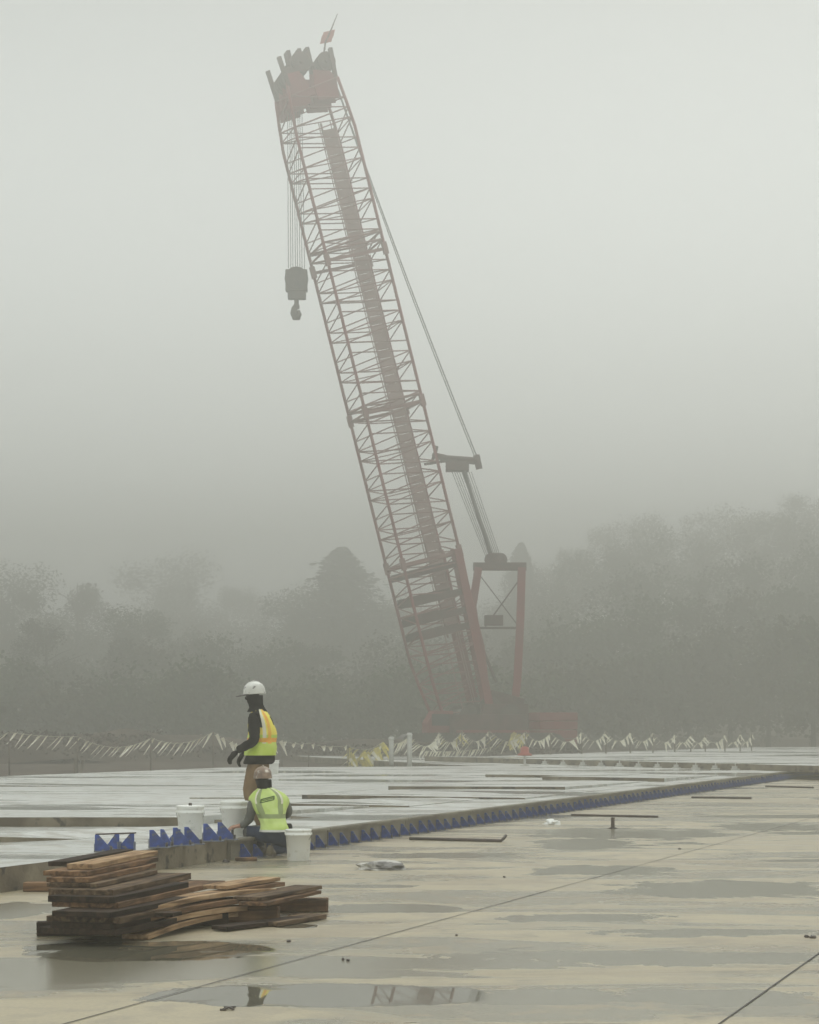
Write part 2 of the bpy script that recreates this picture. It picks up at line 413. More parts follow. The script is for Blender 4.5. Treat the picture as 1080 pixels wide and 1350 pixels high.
# ------------------------------------------------------------ the setting: ground, pavement, slabs
DIR = Vector((960 / FPX, 1, 0)).normalized()             # direction of the pavement lanes
NRM = Vector((DIR.y, -DIR.x, 0))                          # pointing to the camera side of the slab edge
E0 = gp(410, 1118)                                        # a point on the foot of the slab edge
DZ = 0.24
def edge(t, off=0.0, z=0.0): return E0 + DIR * t + NRM * off + Vector((0, 0, z))

def sheet(name, pts, z, m, kind='structure', cell=None):
    b = MB(); i = b.add([(p[0], p[1], z) for p in pts]); b.face(list(range(i, i + len(pts))))
    return tag(b.build(name, m), kind=kind)

sheet('ground', [(-235, -55), (235, -55), (235, 455), (-235, 455)], -0.03, M_earth)
sheet('pavement', [(-18, -40), (60, -40), (110, 122), (40, 122), tuple(edge(62, -.5))[:2], tuple(edge(-24, -.5))[:2]], 0.0, M_pave)

# raised slab (upper deck): front edge along the lane direction
t0, t1 = -24.0, 62.0
a, bpt = edge(t0), edge(t1)
gap0, gap1 = -8.02, -7.83     # the open joint left of the timber
def slab(name, poly, z0, z1):
    b = MB(); n_ = len(poly)
    i = b.add([(p[0], p[1], z0) for p in poly]); j = b.add([(p[0], p[1], z1) for p in poly])
    b.face([j + k for k in range(n_)], 0)
    for k in range(n_): b.face([i + k, i + (k + 1) % n_, j + (k + 1) % n_, j + k], 1)
    return tag(b.build(name, [M_deck, M_face]), kind='structure')
far_l, far_m = gp(-60, 1023, DZ), gp(300, 1012, DZ)
far_r = gp(620, 1010, DZ)
DD = Vector((-DIR.y, DIR.x, 0))
poly_main = [edge(gap1), edge(62), edge(62) + Vector((-25, 12, 0)), far_r, far_m, far_l + Vector((2, 1.2, 0)), Vector((-16, 40, 0)), edge(gap1, -14)]
slab('raised_slab', poly_main, -0.02, DZ)
slab('raised_slab', [edge(t0), edge(gap0), edge(gap0, -13.9), edge(t0, -13.9)], -0.02, DZ - 0.002)

# second slab lane far right, a step higher
def strip_slab(name, p, z0, z1): return slab(name, p, z0, z1)
q0, q1 = gp(560, 1003.5, DZ), gp(1180, 1021, DZ)
far_slab = slab('far_slab', [q0, q1, q1 + Vector((18, 40, 0)), gp(1100, 984.5, DZ + .2), gp(990, 985, DZ + .2), gp(640, 997, DZ + .2)], DZ - 0.01, DZ + 0.19)

# shallow panels standing a little proud on the raised slab, with brown wet edges
def panel(x0, x1, yb, h, h2=None, depth=2.5, y2=None):
    h2 = h if h2 is None else h2
    A, B = gp(x0, yb, DZ), gp(x1, yb if y2 is None else y2, DZ)
    C, D = B + DIR * depth, A + DIR * depth
    b = MB()
    i = b.add([A, B, C, D]); j = b.add([A + Vector((0, 0, h)), B + Vector((0, 0, h2)), C + Vector((0, 0, 0.003)), D + Vector((0, 0, 0.003))])
    b.face([j, j + 1, j + 2, j + 3], 0)
    b.face([i, i + 1, j + 1, j], 1); b.face([i + 1, i + 2, j + 2, j + 1], 0); b.face([i + 3, i, j, j + 3], 0)
    return tag(b.build('slab_panel', [M_deck, M_face]), kind='structure')
panel(-60, 239, 1090, 0.125, depth=9, y2=1090)
panel(-60, 104, 1113.5, 0.10, 0.004, depth=4, y2=1106.5)
panel(190, 300, 1075, 0.04, depth=5)
panel(240, 312, 1085.5, 0.05, depth=4)
panel(372, 540, 1065.5, 0.08, 0.02, depth=6, y2=1064)
panel(398, 692, 1053.5, 0.08, 0.03, depth=8, y2=1054)
panel(376, 412, 1078, 0.03, 0.004, depth=3)
panel(512, 745, 1041.5, 0.08, depth=9, y2=1042.5)
panel(715, 876, 1028, 0.09, depth=8, y2=1031)
panel(640, 800, 1024.5, 0.07, depth=8, y2=1026)
panel(-40, 110, 1037, 0.035, 0.004, depth=7)
panel(250, 345, 1053, 0.02, depth=6)

# saw joints in the lower pavement: thin dark strips sunk to the surface
def joint(p, q, w):
    d = (q - p).normalized(); r = Vector((d.y, -d.x, 0)) * w / 2
    segs = 60; b = MB(); prev = None
    for i in range(segs + 1):
        c = p.lerp(q, i / segs); wob = (0.6 + 0.7 * abs(noise.noise(c * 1.7)))
        k = b.add([c - r * wob + Vector((0, 0, .0042)), c + r * wob + Vector((0, 0, .0042))])
        if prev is not None: b.face([prev, prev + 1, k + 1, k])
        prev = k
    return tag(b.build('pavement_joint', M_joint), kind='structure')
for px, py, w in ((540, 1225, 0.016), (1010, 1307, 0.016)):
    c = gp(px, py); joint(c - DIR * 9, c + DIR * 60, w)

# ------------------------------------------------------------ banks and scrub behind the slab
def bank(name, pts, hs, width, m):
    b = MB(); prev = None
    for (x, y), h in zip(pts, hs):
        row = []
        for k in range(9):
            u = k / 8 * 2 - 1
            z = h * (math.cos(u * math.pi) + 1) / 2 + 0.25 * h * noise.noise(Vector((x * .3, (y + u * width) * .3, 1)))
            row.append((x, y + u * width, z - 0.04))
        i = b.add(row)
        if prev is not None:
            for k in range(8): b.face([prev + k, i + k, i + k + 1, prev + k + 1], 0, True)
        prev = i
    return tag(b.build(name, m), kind='structure')
xs = [x * 1.5 for x in range(-46, 24)]
hl = []
for x in xs:
    px = CX + x * FPX / 100
    h = 1.5 if px < 60 else 1.55 if px < 210 else 1.2 if px < 300 else 0.95 if px < 560 else 0.7
    hl.append(h + 0.22 * noise.noise(Vector((x * .22, 0, 5))))
def bank_y(x): return 104 + min(66, max(0, x - 8.5) * 80) if x > -6 else 104 - min(12, (-6 - x) * .8)
bank('earth_bank', [(x, bank_y(x)) for x in xs], hl, 5, M_earth)

def scrub(name, n, fn, m, size=(0.12, 0.3)):
    b = MB()
    for _ in range(n):
        p = fn(); s_ = rng.uniform(*size)
        u = Vector((rng.uniform(-1, 1), rng.uniform(-1, 1), rng.uniform(-.4, 1))).normalized() * s_
        v = u.cross(Vector((rng.uniform(-1, 1), rng.uniform(-1, 1), rng.uniform(-1, 1)))).normalized() * s_ * .5
        i = b.add([p - u - v * .3, p - v, p + u, p + v]); b.face([i, i + 1, i + 2, i + 3])
    return tag(b.build(name, m), kind='stuff')
def fbank():
    x = rng.uniform(-24, 30); y = bank_y(x) + rng.uniform(-4.5, 4)
    px = CX + x * FPX / 100
    h = 1.25 if px < 210 else 0.75
    return Vector((x, y, max(0.0, h * rng.random() ** .6 + .35 * noise.noise(Vector((x * .5, y * .3, 2))))))
tag(scrub('scrub', 26000, fbank, M_scrub, (.05, .13)), 'low brown scrub covering the bank behind the streamer fence')

# ------------------------------------------------------------ trees
def crown_points(kind, H, W, n):
    out = []
    if kind == 'pine':
        while len(out) < n:
            t = rng.random() ** .8; z = H * (.10 + .9 * t)
            tier = (t * 11) % 1.0
            rr = W * (1 - t) ** .8 * (1.05 - .32 * tier) + .12
            a = rng.uniform(0, 6.283); ar = max(.25, .85 + 1.1 * noise.noise(Vector((math.cos(a) * 1.3, math.sin(a) * 1.3, int(t * 9) * 1.7))))
            r = rr * ar * abs(rng.gauss(.55, .33))
            out.append(Vector((r * math.cos(a), r * math.sin(a), z - r * .22)))
    else:
        blobs = []
        for _ in range(26):
            t = rng.uniform(.22, .95); a = rng.uniform(0, 6.283)
            rad = W * math.sqrt(max(.05, 1 - ((t - .58) / .45) ** 2)) * rng.uniform(.25, .8)
            blobs.append((Vector((rad * math.cos(a), rad * math.sin(a), H * t)), W * rng.uniform(.25, .48)))
        while len(out) < n:
            c, r = rng.choice(blobs); g_ = Vector((rng.gauss(0, .5), rng.gauss(0, .5), rng.gauss(0, .45)))
            if g_.length < 1.02: out.append(c + g_ * r)
    return out
def leaf_faces(b, pts, size, mi=0):
    for p in pts:
        s_ = size * rng.uniform(.6, 1.4)
        u = Vector((rng.gauss(0, 1), rng.gauss(0, 1), rng.gauss(0, .7))).normalized() * s_
        v = u.cross(Vector((rng.gauss(0, 1), rng.gauss(0, 1), rng.gauss(0, 1)))).normalized() * s_ * .6
        i = b.add([p - u, p - v, p + u * .8, p + v * 1.1]); b.face([i, i + 1, i + 2, i + 3], mi)
def trunk_mb(kind, H, W):
    t = MB()
    t.tube([(0, 0, -.1), (0.05, 0, H * .3), (0, .05, H * .65), (0, 0, H * .95)], [H * .018, H * .014, H * .009, H * .002], 7)
    for k in range(12):
        z = H * rng.uniform(.25, .8); a = rng.uniform(0, 6.283); L = W * rng.uniform(.5, .95) * (1 if kind != 'pine' else (1 - z / H) + .15)
        up = L * (.55 if kind != 'pine' else -.1)
        t.tube([(0, 0, z), (L * .5 * math.cos(a), L * .5 * math.sin(a), z + up * .6), (L * math.cos(a), L * math.sin(a), z + up)], [H * .006, H * .004, H * .001], 5)
    return t
PROTO = {}
for kind, H, W, n, m in (('pine', 16, 4.2, 16000, M_pine), ('oak', 14, 4.6, 17000, M_leaf), ('ash', 14, 3.8, 14000, M_leafb)):
    b = MB(); leaf_faces(b, crown_points(kind, H, W, n), .125)
    PROTO[kind] = (b.mesh('crown', m), trunk_mb(kind, H, W).mesh('trunk', M_bark), H)
def tree(px, top, Y, kind, label, wide=1.0, group='misty trees beyond the site'):
    cm, tm, H = PROTO[kind]
    z = CH - (top - HOR) * Y / FPX
    r = empty('pine_tree' if kind == 'pine' else 'broadleaf_tree', ((px - CX) * Y / FPX, Y, 0), rng.uniform(0, 6.28), label=label, cat='tree', group=group)
    s_ = z / H
    r.scale = (s_ * wide, s_ * wide, s_)
    for nme, me in (('crown', cm), ('trunk', tm)):
        o = bpy.data.objects.new(nme, me); COL.objects.link(o); o.parent = r
for args in [
    (18, 757, 251, 'oak', 'hazy round-crowned tree at the far left edge of the wood', 1.15),
    (102, 757, 260, 'ash', 'hazy narrow round-topped tree second from the left edge', .95),
    (62, 808, 179, 'ash', 'shorter brownish tree in front between the two leftmost tree tops', 1.2),
    (178, 812, 208, 'oak', 'low broad tree left of the standing worker, below the pale tall tree', 1.2),
    (218, 742, 396, 'oak', 'pale tall broad tree fading into fog left of the standing worker', 1.35),
    (300, 762, 425, 'ash', 'very faint far tree in the dip left of the big pine', 1.2),
    (255, 835, 208, 'ash', 'low brown tree just left above the standing worker', 1.25),
    (385, 782, 266, 'oak', 'rounded tree directly left of the tall pine', 1.0),
    (452, 722, 271, 'pine', 'tall broad-based pine with tiered boughs left of the crane', 2.5),
    (415, 840, 193, 'ash', 'low bushy tree in front of the tall pine', 1.3),
    (505, 800, 295, 'oak', 'rounded tree right behind the foot of the tall pine', 1.0),
    (335, 868, 179, 'oak', 'low dark tree behind the standing worker', 1.3),
    (560, 838, 324, 'ash', 'faint tree seen through the lower boom of the crane', 1.3),
    (620, 812, 338, 'oak', 'faint tree between boom foot and gantry of the crane', 1.2),
    (688, 716, 309, 'pine', 'pale pine rising just behind the top corner of the crane gantry', 1.2),
]: tree(*args)
# wooded rise: one mass
hill = MB(); prev = None
for iy in range(18):
    Y = 178 + iy * 14; row = []
    for ix in range(60):
        X = -200 + ix * 7.5
        px = CX + X * FPX / Y
        k = min(1, max(0, (px - 560) / 500))
        row.append((X, Y, -0.02 + (20 * k + 1.0) * min(1, iy / 15) ** 1.3 + .8 * noise.noise(Vector((X * .03, Y * .03, 0)))* min(1, iy / 3)))
    i = hill.add(row)
    if prev is not None:
        for k in range(59): hill.face([prev + k, prev + k + 1, i + k + 1, i + k], 0, True)
    prev = i
tag(hill.build('hill', M_earth), kind='structure')
wood = MB()
def mass_tree(px, top, Y, W, n):
    z = CH - (top - HOR) * Y / FPX; X = (px - CX) * Y / FPX
    base = 0 if Y < 180 else max(0, z - 18)
    kind = 'oak'
    pts = crown_points(kind, z - base, W, n)
    leaf_faces(wood, [Vector((X, Y, base)) + p for p in pts], .20, 0 if rng.random() < .55 else 1)
    wood.tube([(X, Y, 0), (X, Y, base + (z - base) * .8)], [.22, .05], 5, 2)
def top_right(px):
    P = [(640, 800), (700, 742), (760, 702), (820, 684), (900, 668), (1000, 656), (1100, 648), (1400, 640)]
    for (a_, ya), (b_, yb) in zip(P, P[1:]):
        if px <= b_: return ya + (yb - ya) * max(0, (px - a_)) / (b_ - a_)
    return 640
for Y, dy, step in ((150, 175, 50), (180, 118, 46), (222, 70, 42), (280, 34, 36), (350, 8, 32)):
    px = 706 - (Y - 150) * .2
    while px < 1250:
        mass_tree(px + rng.uniform(-10, 10), top_right(px) + dy + rng.uniform(-10, 14), Y + rng.uniform(-8, 8), rng.uniform(3.8, 5.4) * (1 + max(0, Y - 200) / 300), 4600)
        px += step * rng.uniform(.8, 1.2)
for Y, tp, step in ((150, 895, 60), (190, 862, 50), (250, 825, 44), (330, 800, 40)):
    px = -160
    while px < 720:
        mass_tree(px, tp + rng.uniform(-18, 22), Y + rng.uniform(-8, 8), rng.uniform(3.8, 5.2) * (1 + max(0, Y - 200) / 300), 3600)
        px += step * rng.uniform(.8, 1.2)
tag(wood.build('woodland', [M_leaf, M_leafb, M_bark]), 'misty woodland massed on the slope behind the crane', kind='stuff')

# ------------------------------------------------------------ crane
CY = 110.0
SC = FPX / CY
crane = empty('crawler_crane', (wp(630, 990, CY).x, CY, 0), label='huge red lattice-boom crawler crane half lost in fog', cat='crane')
CO = Vector(crane.location)
def cbuild(mb, name, m, parent=crane, **k):
    mb.v = [tuple(Vector(v) - CO) for v in mb.v]
    return mb.build(name, m, parent, **k)
az = R(16)
d_ = Vector((-math.cos(az), -math.sin(az), 0)); h_ = Vector((math.sin(az), -math.cos(az), 0))
foot = wp(612, 958, CY)
top_px, top_py = 404, 118
# solve head so that it lies on the luffing plane through the foot
L_ = 8.6
for _ in range(20):
    hp = foot + d_ * L_
    px = CX + hp.x * FPX / hp.y
    L_ += (px - top_px) / SC
head = foot + d_ * L_; head.z = CH - (top_py - HOR) * head.y / FPX
ax = (head - foot).normalized(); n_ = ax.cross(h_).normalized()
if n_.x < 0: n_ = -n_
BL = (head - foot).length; S2 = 1.6
def bp_(t, u, v): return foot + ax * (BL * t) + h_ * u + n_ * v
def half(t):
    if t < .10: return .55 + (S2 - .55) * t / .10 * .999, S2 * (.75 + 2.5 * t)
    if t > .93: k = (t - .93) / .07; return S2 * (1 - .12 * k), S2 * (1 - .14 * k)
    return S2, S2
chord = MB()
N = 26
ts = [i / N for i in range(N + 1)]
for su in (-1, 1):
    for sv in (-1, 1):
        chord.tube([bp_(t, su * max(half(t)[0], 1.15), sv * half(t)[1]) for t in ts], .085, 8)
boom = cbuild(chord, 'boom', M_red)
lac = MB()
def corner(t, su, sv): hu, hv = half(t); return bp_(t, su * max(hu, 1.15), sv * hv)
NB = 32
for i in range(NB):
    ta, tb = i / NB, (i + 1) / NB; tm = (ta + tb) / 2
    for c0, c1 in (((-1, -1), (1, -1)), ((1, -1), (1, 1)), ((1, 1), (-1, 1)), ((-1, 1), (-1, -1))):
        if (i % 2) ^ (c0[0] * c0[1] > 0): c0, c1 = c1, c0
        lac.tube([corner(ta, *c0), corner(tm, *c1)], .036, 5); lac.tube([corner(tm, *c1), corner(tb, *c0)], .036, 5)
        if i % 2 == 0: lac.tube([corner(ta, *c0), corner(ta, *c1)], .032, 5)
    if i % 8 == 0:
        for q in (0.0, .012):
            P = [corner(ta + q, *c) for c in ((-1, -1), (1, -1), (1, 1), (-1, 1))]
            for k in range(4): lac.tube([P[k], P[(k + 1) % 4]], .06, 6)
        lac.tube([P[0], P[2]], .04, 5); lac.tube([P[1], P[3]], .04, 5)
lacing = cbuild(lac, 'lacing', M_lace, boom) if False else None
lac.v = [tuple(Vector(v) - CO) for v in lac.v]; lac.build('lacing', M_lace, crane)
# section connectors
for t in (.265, .50, .735):
    for k in (-1, 1):
        c = MB()
        for sv in (-1, 1): c.beam(corner(t - .008, k, sv), corner(t + .010, k, sv), .25, .25, h_)
        c.beam(corner(t, k, -1), corner(t, k, 1), .08, .16, ax)
        cbuild(c, 'section_joint', M_lace)
# catwalk running up inside the boom
cw = MB()
V0 = .62
for i in range(60):
    ta, tb = .145 + .79 * i / 60, .145 + .79 * (i + .93) / 60
    cw.beam(bp_(ta, .2, V0), bp_(tb, .2, V0), .66, .09, h_)
for s_ in (-1, 1): cw.tube([bp_(.14, .2 + .0, V0 + s_ * .36), bp_(.945, .2, V0 + s_ * .36)], .06, 6)
for s_ in (-.28, .34, .46):
    cw.tube([bp_(.02, -.5 + s_ * .2, V0 + s_), bp_(.95, -.4 + s_ * .2, V0 + s_)], .03, 5)
cbuild(cw, 'catwalk', M_walk)
# reinforced lower boom (darker plated zone)
for t0_, t1_ in ((.152, .170), (.176, .200), (.205, .232), (.248, .262)):
    for k in (-1, 1):
        c = MB()
        c.beam(corner(t0_, k, -.98), corner(t0_, k, .9), .07, .35, ax)
        c.beam(bp_((t0_ + t0_ + .006) / 2, k * 1.5, -1.5), bp_((t0_ + t0_ + .006) / 2, k * 1.5, .6), (t1_ - t0_) * BL * .5, .06, h_)
        cbuild(c, 'boom_plate', M_mud)
for su in (-1, 1):
    c = MB(); c.beam(bp_(.0, su * 1.2, 1.15), bp_(.27, su * 1.55, 1.45), .42, .75, h_); cbuild(c, 'boom_butt_leg', M_red)
# head
hd = MB()
for su in (-1.25, -.45, .45, 1.25):
    for (va, vb, vc) in ((-1.40, -.30, -.55), (.12, 1.26, 1.1)):
        P = [bp_(.966 if vb < 0 else .974, su, va), bp_(.970, su, vb), bp_(1.0, su, vb + .08), bp_(1.020 if vb < 0 else 1.012, su, vc), bp_(1.018, su, va + .1), bp_(.995, su, va - .04)]
        i = hd.add([p - h_ * .05 for p in P]); j = hd.add([p + h_ * .05 for p in P])
        hd.face(list(range(i, i + 6))); hd.face(list(reversed(range(j, j + 6))))
        for k in range(6): hd.face([i + k, j + k, j + (k + 1) % 6, i + (k + 1) % 6])
hd.beam(bp_(.988, 0, -1.36), bp_(.988, 0, 1.22), 2.4, .42, ax)
cbuild(hd, 'boom_head', M_red)
for k, (v, t, r) in enumerate(((-.95, 1.015, .55), (-.2, 1.035, .55), (1.15, 1.03, .5))):
    c = MB()
    Mx = Matrix((h_, n_, ax)).transposed() @ Matrix.Rotation(R(90), 3, 'Y')
    for u in (-.9, -.45, 0, .45, .9): c.lathe([(r * .9, -.06), (r, -.05), (r * .86, 0), (r, .05), (r * .9, .06)], bp_(t, u, v), 20, Mx)
    c.tube([bp_(t, -1.2, v), bp_(t, 1.2, v)], .12, 8)
    cbuild(c, 'head_sheave', M_mud)
hn = MB()
for su, v in ((-1, -1.45), (1, -1.35), (-1, 1.35), (1, 1.42)):
    hn = MB(); hn.beam(bp_(1.0, su * 1.2, v * .93), bp_(1.046, su * 1.15, v * 1.02), .2, .24, h_); cbuild(hn, 'head_bracket', M_mud)
for v in (-.55, .05, .5):
    hn = MB(); hn.beam(bp_(1.03, 0, v), bp_(1.06, 0, v), .2, .7, h_); cbuild(hn, 'head_bracket', M_mud)
mast = MB(); mb0 = wp(426, 80, head.y)
mast.tube([mb0, wp(429, 56, head.y), wp(437, 38, head.y), wp(445, 18, head.y)], [.06, .05, .04, .02], 6)
mo = cbuild(mast, 'whip_pole', M_mud)
fl = MB(); prev = None
for i in range(9):
    t = i / 8; c = wp(429 + 5 * t, 58 - 16 * t, head.y); wv = .1 * math.sin(t * 9)
    k = fl.add([c + Vector((-.30, wv, 0)), c + Vector((.32, -wv, .12))])
    if prev is not None: fl.face([prev, prev + 1, k + 1, k], 0, True)
    prev = k
cbuild(fl, 'pennant', M_orange)
# hoist ropes and hook block
blk = wp(391, 374, head.y)
rp = MB()
for k in range(8):
    o = (k - 3.5) * .10
    rp.tube([Vector((blk.x - .10 + o * 1.05, blk.y + .2 * ((k % 2) - .5), head.z - .4)), Vector((blk.x + o * 1.2, blk.y + .2 * ((k % 2) - .5), blk.z + .8))], .018, 4)
cbuild(rp, 'hoist_rope', M_rope)
hb = MB()
ys = blk.y
hb.box(blk + Vector((0, 0, .15)), (1.15, .5, 1.15)); hb.box(blk + Vector((0.02, 0, -.62)), (.95, .4, .42))
hb.lathe([(.60, -.27), (.62, -.2), (.62, .2), (.6, .27)], blk + Vector((0, 0, .25)), 20, Matrix.Rotation(R(90), 3, 'X'))
cbuild(hb, 'hook_block', M_dark, bevel=.05)
hk = MB()
pts = []; b0 = blk + Vector((0, 0, -.8))
for p in ((0, 0), (0, -.3), (-.11, -.5), (-.16, -.75), (-.08, -.98), (.07, -.98), (.14, -.8), (.10, -.6)): pts.append(b0 + Vector((p[0], 0, p[1])))
hk.tube(pts, [.12, .13, .16, .18, .18, .17, .14, .08], 10)
hk.lathe([(.08, -.55), (.16, -.5), (.17, -.35), (.08, -.25)], b0, 12)
cbuild(hk, 'hook', M_dark)
# pendants, floating harness, boom hoist ropes
hs = wp(604, 607, CY + 1.0)
st = MB(); sl, sr = wp(572, 600, CY), wp(630, 608, CY + 1.5)
st.tube([sl, wp(590, 605, CY + .6), sr], [.16, .20, .20], 10)
st.box(wp(603, 615, CY + 1), (1.25, 1.0, .5)); st.tube([wp(576, 588, CY), wp(574, 598, CY), wp(568, 612, CY)], .1, 6)
st.beam(wp(628, 600, CY + 1.4), wp(632, 618, CY + 1.4), .3, .35); st.tube([wp(560, 612, CY), wp(600, 606, CY + 1)], .08, 6)
cbuild(st, 'boom_hoist_strut', M_mud)
pd = MB()
for k, (hx, hy) in enumerate(((441, 106), (446, 118))):
    q = wp(626 + k * 4, 602 + k * 3, CY + 1.2 + k * .5)
    p = wp(hx, hy, head.y + k)
    pts = [p.lerp(q, t) + Vector((0, 0, -.45 * math.sin(math.pi * t) * (1 - k * .2))) for t in [i / 12 for i in range(13)]]
    pd.tube(pts, .034 if k else .028, 5)
cbuild(pd, 'pendant_line', M_rope)
hr = MB()
for k in range(9):
    a_ = wp(596 + k * 3.2, 622, CY + .6 + .1 * k); b_ = wp(644 + k * 2.3, 742, CY + 1.6 + .1 * k)
    hr.tube([a_, b_], .022, 4)
hr.tube([wp(612, 622, CY + 1), wp(651, 742, CY + 2)], .11, 6)
cbuild(hr, 'luffing_rope', M_rope)
# gantry
gy0, gy1 = CY + .6, CY + 2.8
for nm, pts in (('gantry_leg', [(631, 748), (623, 800), (634, 880), (646, 950)]), ('gantry_leg', [(688, 748), (686, 820), (682, 900), (676, 950)])):
    for yy in (gy0, gy1):
        c = MB()
        for p, q in zip(pts, pts[1:]): c.beam(wp(*p, yy), wp(*q, yy), .42, .30, Vector((0, 1, 0)))
        cbuild(c, nm, M_red)
c = MB()
for yy in (gy0 + .3, gy1 + .3): c.beam(wp(624, 747, yy), wp(694, 747, yy), .4, .42)
for px in (634, 660, 684): c.beam(wp(px, 748, gy0), wp(px, 748, gy1), .3, .3)
cbuild(c, 'gantry_crossbeam', M_mud)
c = MB(); Mx = Matrix.Rotation(R(90), 3, 'X')
for k in range(5): c.lathe([(.33, -.05), (.38, -.04), (.31, 0), (.38, .04), (.33, .05)], wp(648 + k * 3, 738, gy0 + .3 + k * .3), 16, Mx)
cbuild(c, 'gantry_sheave', M_mud)
c = MB(); c.beam(wp(630, 828, gy0), wp(684, 828, gy0), .12, .12); c.box(wp(651, 818, gy0), (1.0, .6, .55)); c.tube([wp(634, 850, gy0), wp(655, 900, gy0)], .09, 6)
c.tube([wp(688, 760, gy0), wp(640, 826, gy0)], .04, 5); c.tube([wp(634, 760, gy0), wp(684, 826, gy0)], .03, 5)
cbuild(c, 'gantry_brace', M_mud)
# upper works
Mr = Matrix.Rotation(az, 3, 'Z')
def at(px, py, Y=CY): return wp(px, py, Y)
c = MB()
c.box(at(634, 958), (4.2, 3.2, 1.3), Mr); c.box(at(655, 948, CY + .3), (2.6, 3.0, 1.6), Mr); c.box(at(600, 962), (2.0, 2.6, 1.1), Mr)
c.beam(at(640, 938), at(684, 950), .9, 2.4)
cbuild(c, 'machine_deck', M_mud, bevel=.05)
c = MB()
for px, py, r in ((612, 945, .62), (638, 936, .7), (664, 942, .55)):
    c.lathe([(r, -1.2), (r, -1.1), (r * .7, -1.05), (r * .7, 1.05), (r, 1.1), (r, 1.2)], at(px, py), 20, Mr @ Matrix.Rotation(R(90), 3, 'X'))
cbuild(c, 'winch_drum', M_dark)
for k in range(4):
    c = MB(); c.box(at(719, 945 + k * 11.5), (2.15 - .02 * k, 4.2, .43), Mr); cbuild(c, 'counterweight', M_red, bevel=.04)
c = MB(); cab = at(578, 956, CY - 1.2)
P = [(-.75, -.8), (.65, -.8), (.65, .75), (-.35, .75), (-.75, .1)]
i = c.add([cab + Mr @ Vector((p[0], -.55, p[1])) for p in P]); j = c.add([cab + Mr @ Vector((p[0], .55, p[1])) for p in P])
c.face(list(range(i, i + 5))); c.face(list(reversed(range(j, j + 5))))
for k in range(5): c.face([i + k, j + k, j + (k + 1) % 5, i + (k + 1) % 5])
cb_ = cbuild(c, 'cab', M_red)
c = MB(); c.box(cab + Mr @ Vector((-.02, -.56, .28)), (1.0, .03, .62), Mr); cg = cbuild(c, 'cab_window', M_glass, cb_)
for s_ in (-1, 1):
    c = MB(); cc = at(632, 985) + Vector((0, s_ * 3.0, 0)); cc.z = .0
    prof = []
    for k in range(24):
        a_ = 2 * math.pi * k / 24; x = 3.9 * (1 if math.cos(a_) > 0 else -1) + .62 * math.cos(a_); prof.append((x, .64 + .62 * math.sin(a_)))
    i = c.add([cc + Mr @ Vector((x, -.55, z)) for x, z in prof]); j = c.add([cc + Mr @ Vector((x, .55, z)) for x, z in prof])
    c.face(list(range(i, i + 24))); c.face(list(reversed(range(j, j + 24))))
    for k in range(24): c.face([i + k, j + k, j + (k + 1) % 24, i + (k + 1) % 24])
    for k in range(26): c.box(cc + Mr @ Vector((-3.75 + k * .3, 0, 1.28)), (.22, 1.16, .06), Mr)
    for k in range(9): c.lathe([(.3, -.6), (.3, .6)], cc + Mr @ Vector((-3.4 + k * .85, 0, .34)), 12, Mr @ Matrix.Rotation(R(90), 3, 'X'))
    cbuild(c, 'crawler_track', M_dark)
c = MB(); cc = at(632, 985); cc.z = 1.05; c.box(cc, (3.6, 6.0, .8), Mr); c.lathe([(1.5, 0), (1.5, .5)], cc + Vector((0, 0, .4)), 28)
cbuild(c, 'carbody', M_red)

# ------------------------------------------------------------ streamer fence
def post(px, top, base, Y=None, r=.022, m=None, name='fence_stake', label=None, group='thin stakes of the streamer fence', lean=0.0, zb=0.0):
    Y = Y or FPX * (CH - zb) / (base - HOR)
    b0 = Vector(((px - CX) * Y / FPX, Y, zb - .05)); t0 = wp(px, top, Y) + Vector((lean, 0, 0))
    b = MB(); b.tube([b0, b0.lerp(t0, .5), t0], [r, r * .95, r * .85], 8)
    o = b.build(name, m or M_stake, origin=b0)
    tag(o, label or 'thin brown stake holding up the cream streamers', 'stake', group)
    return t0
def ribbon(b, p, L, slant, w, curl):
    d = Vector((slant + rng.uniform(-.12, .12), rng.uniform(-.15, .15), -1)).normalized()
    side = Vector((rng.uniform(.8, 1), rng.uniform(-.4, .4), rng.uniform(.2, .7))).normalized()
    prev = None
    for i in range(6):
        t = i / 5
        c = p + d * L * t + Vector((-curl * t * t * .4, curl * .5 * math.sin(t * 5), 0))
        ww = w * 2.1 * (1 - .8 * t)
        k = b.add([c - side * ww / 2, c + side * ww / 2])
        if prev is not None: b.face([prev, prev + 1, k + 1, k], 0, True)
        prev = k
def span(p, q, sag, n, L, label, slant=-.45, w=.045, ys=0.0, group='streamer lines of the fence', both=False, curl=.08, jit=.12):
    root = empty('streamer_line', p.lerp(q, .5) - Vector((0, 0, .5)), label=label, cat='streamers', group=group)
    o0 = Vector(root.location)
    f = lambda t: p.lerp(q, t) + Vector((0, 0, -sag * 4 * t * (1 - t)))
    b = MB(); b.tube([f(i / 12) - o0 for i in range(13)], .010, 5); b.build('cord', M_cord, root)
    for i in range(n):
        t = (i + .5 + rng.uniform(-.32, .32)) / n
        b = MB(); sl = slant * rng.uniform(.75, 1.2)
        if both: sl = -abs(slant) if t < .5 else abs(slant) * .6
        c = f(t) - (Vector((0, 0, rng.uniform(0, .5))) if jit > 1 else Vector())
        ribbon(b, Vector((0, 0, 0)), L * rng.uniform(.6, 1.15), sl + rng.uniform(-jit, jit), w * rng.uniform(.7, 1.2), curl)
        r_ = b.build('streamer', M_riby if rng.random() < ys else M_rib, root); r_.location = c - o0
    return root
LP = [(-62, 962, 1023), (12, 965, 1021), (102, 971, 1019), (199, 973, 1016), (281, 965, 1014)]
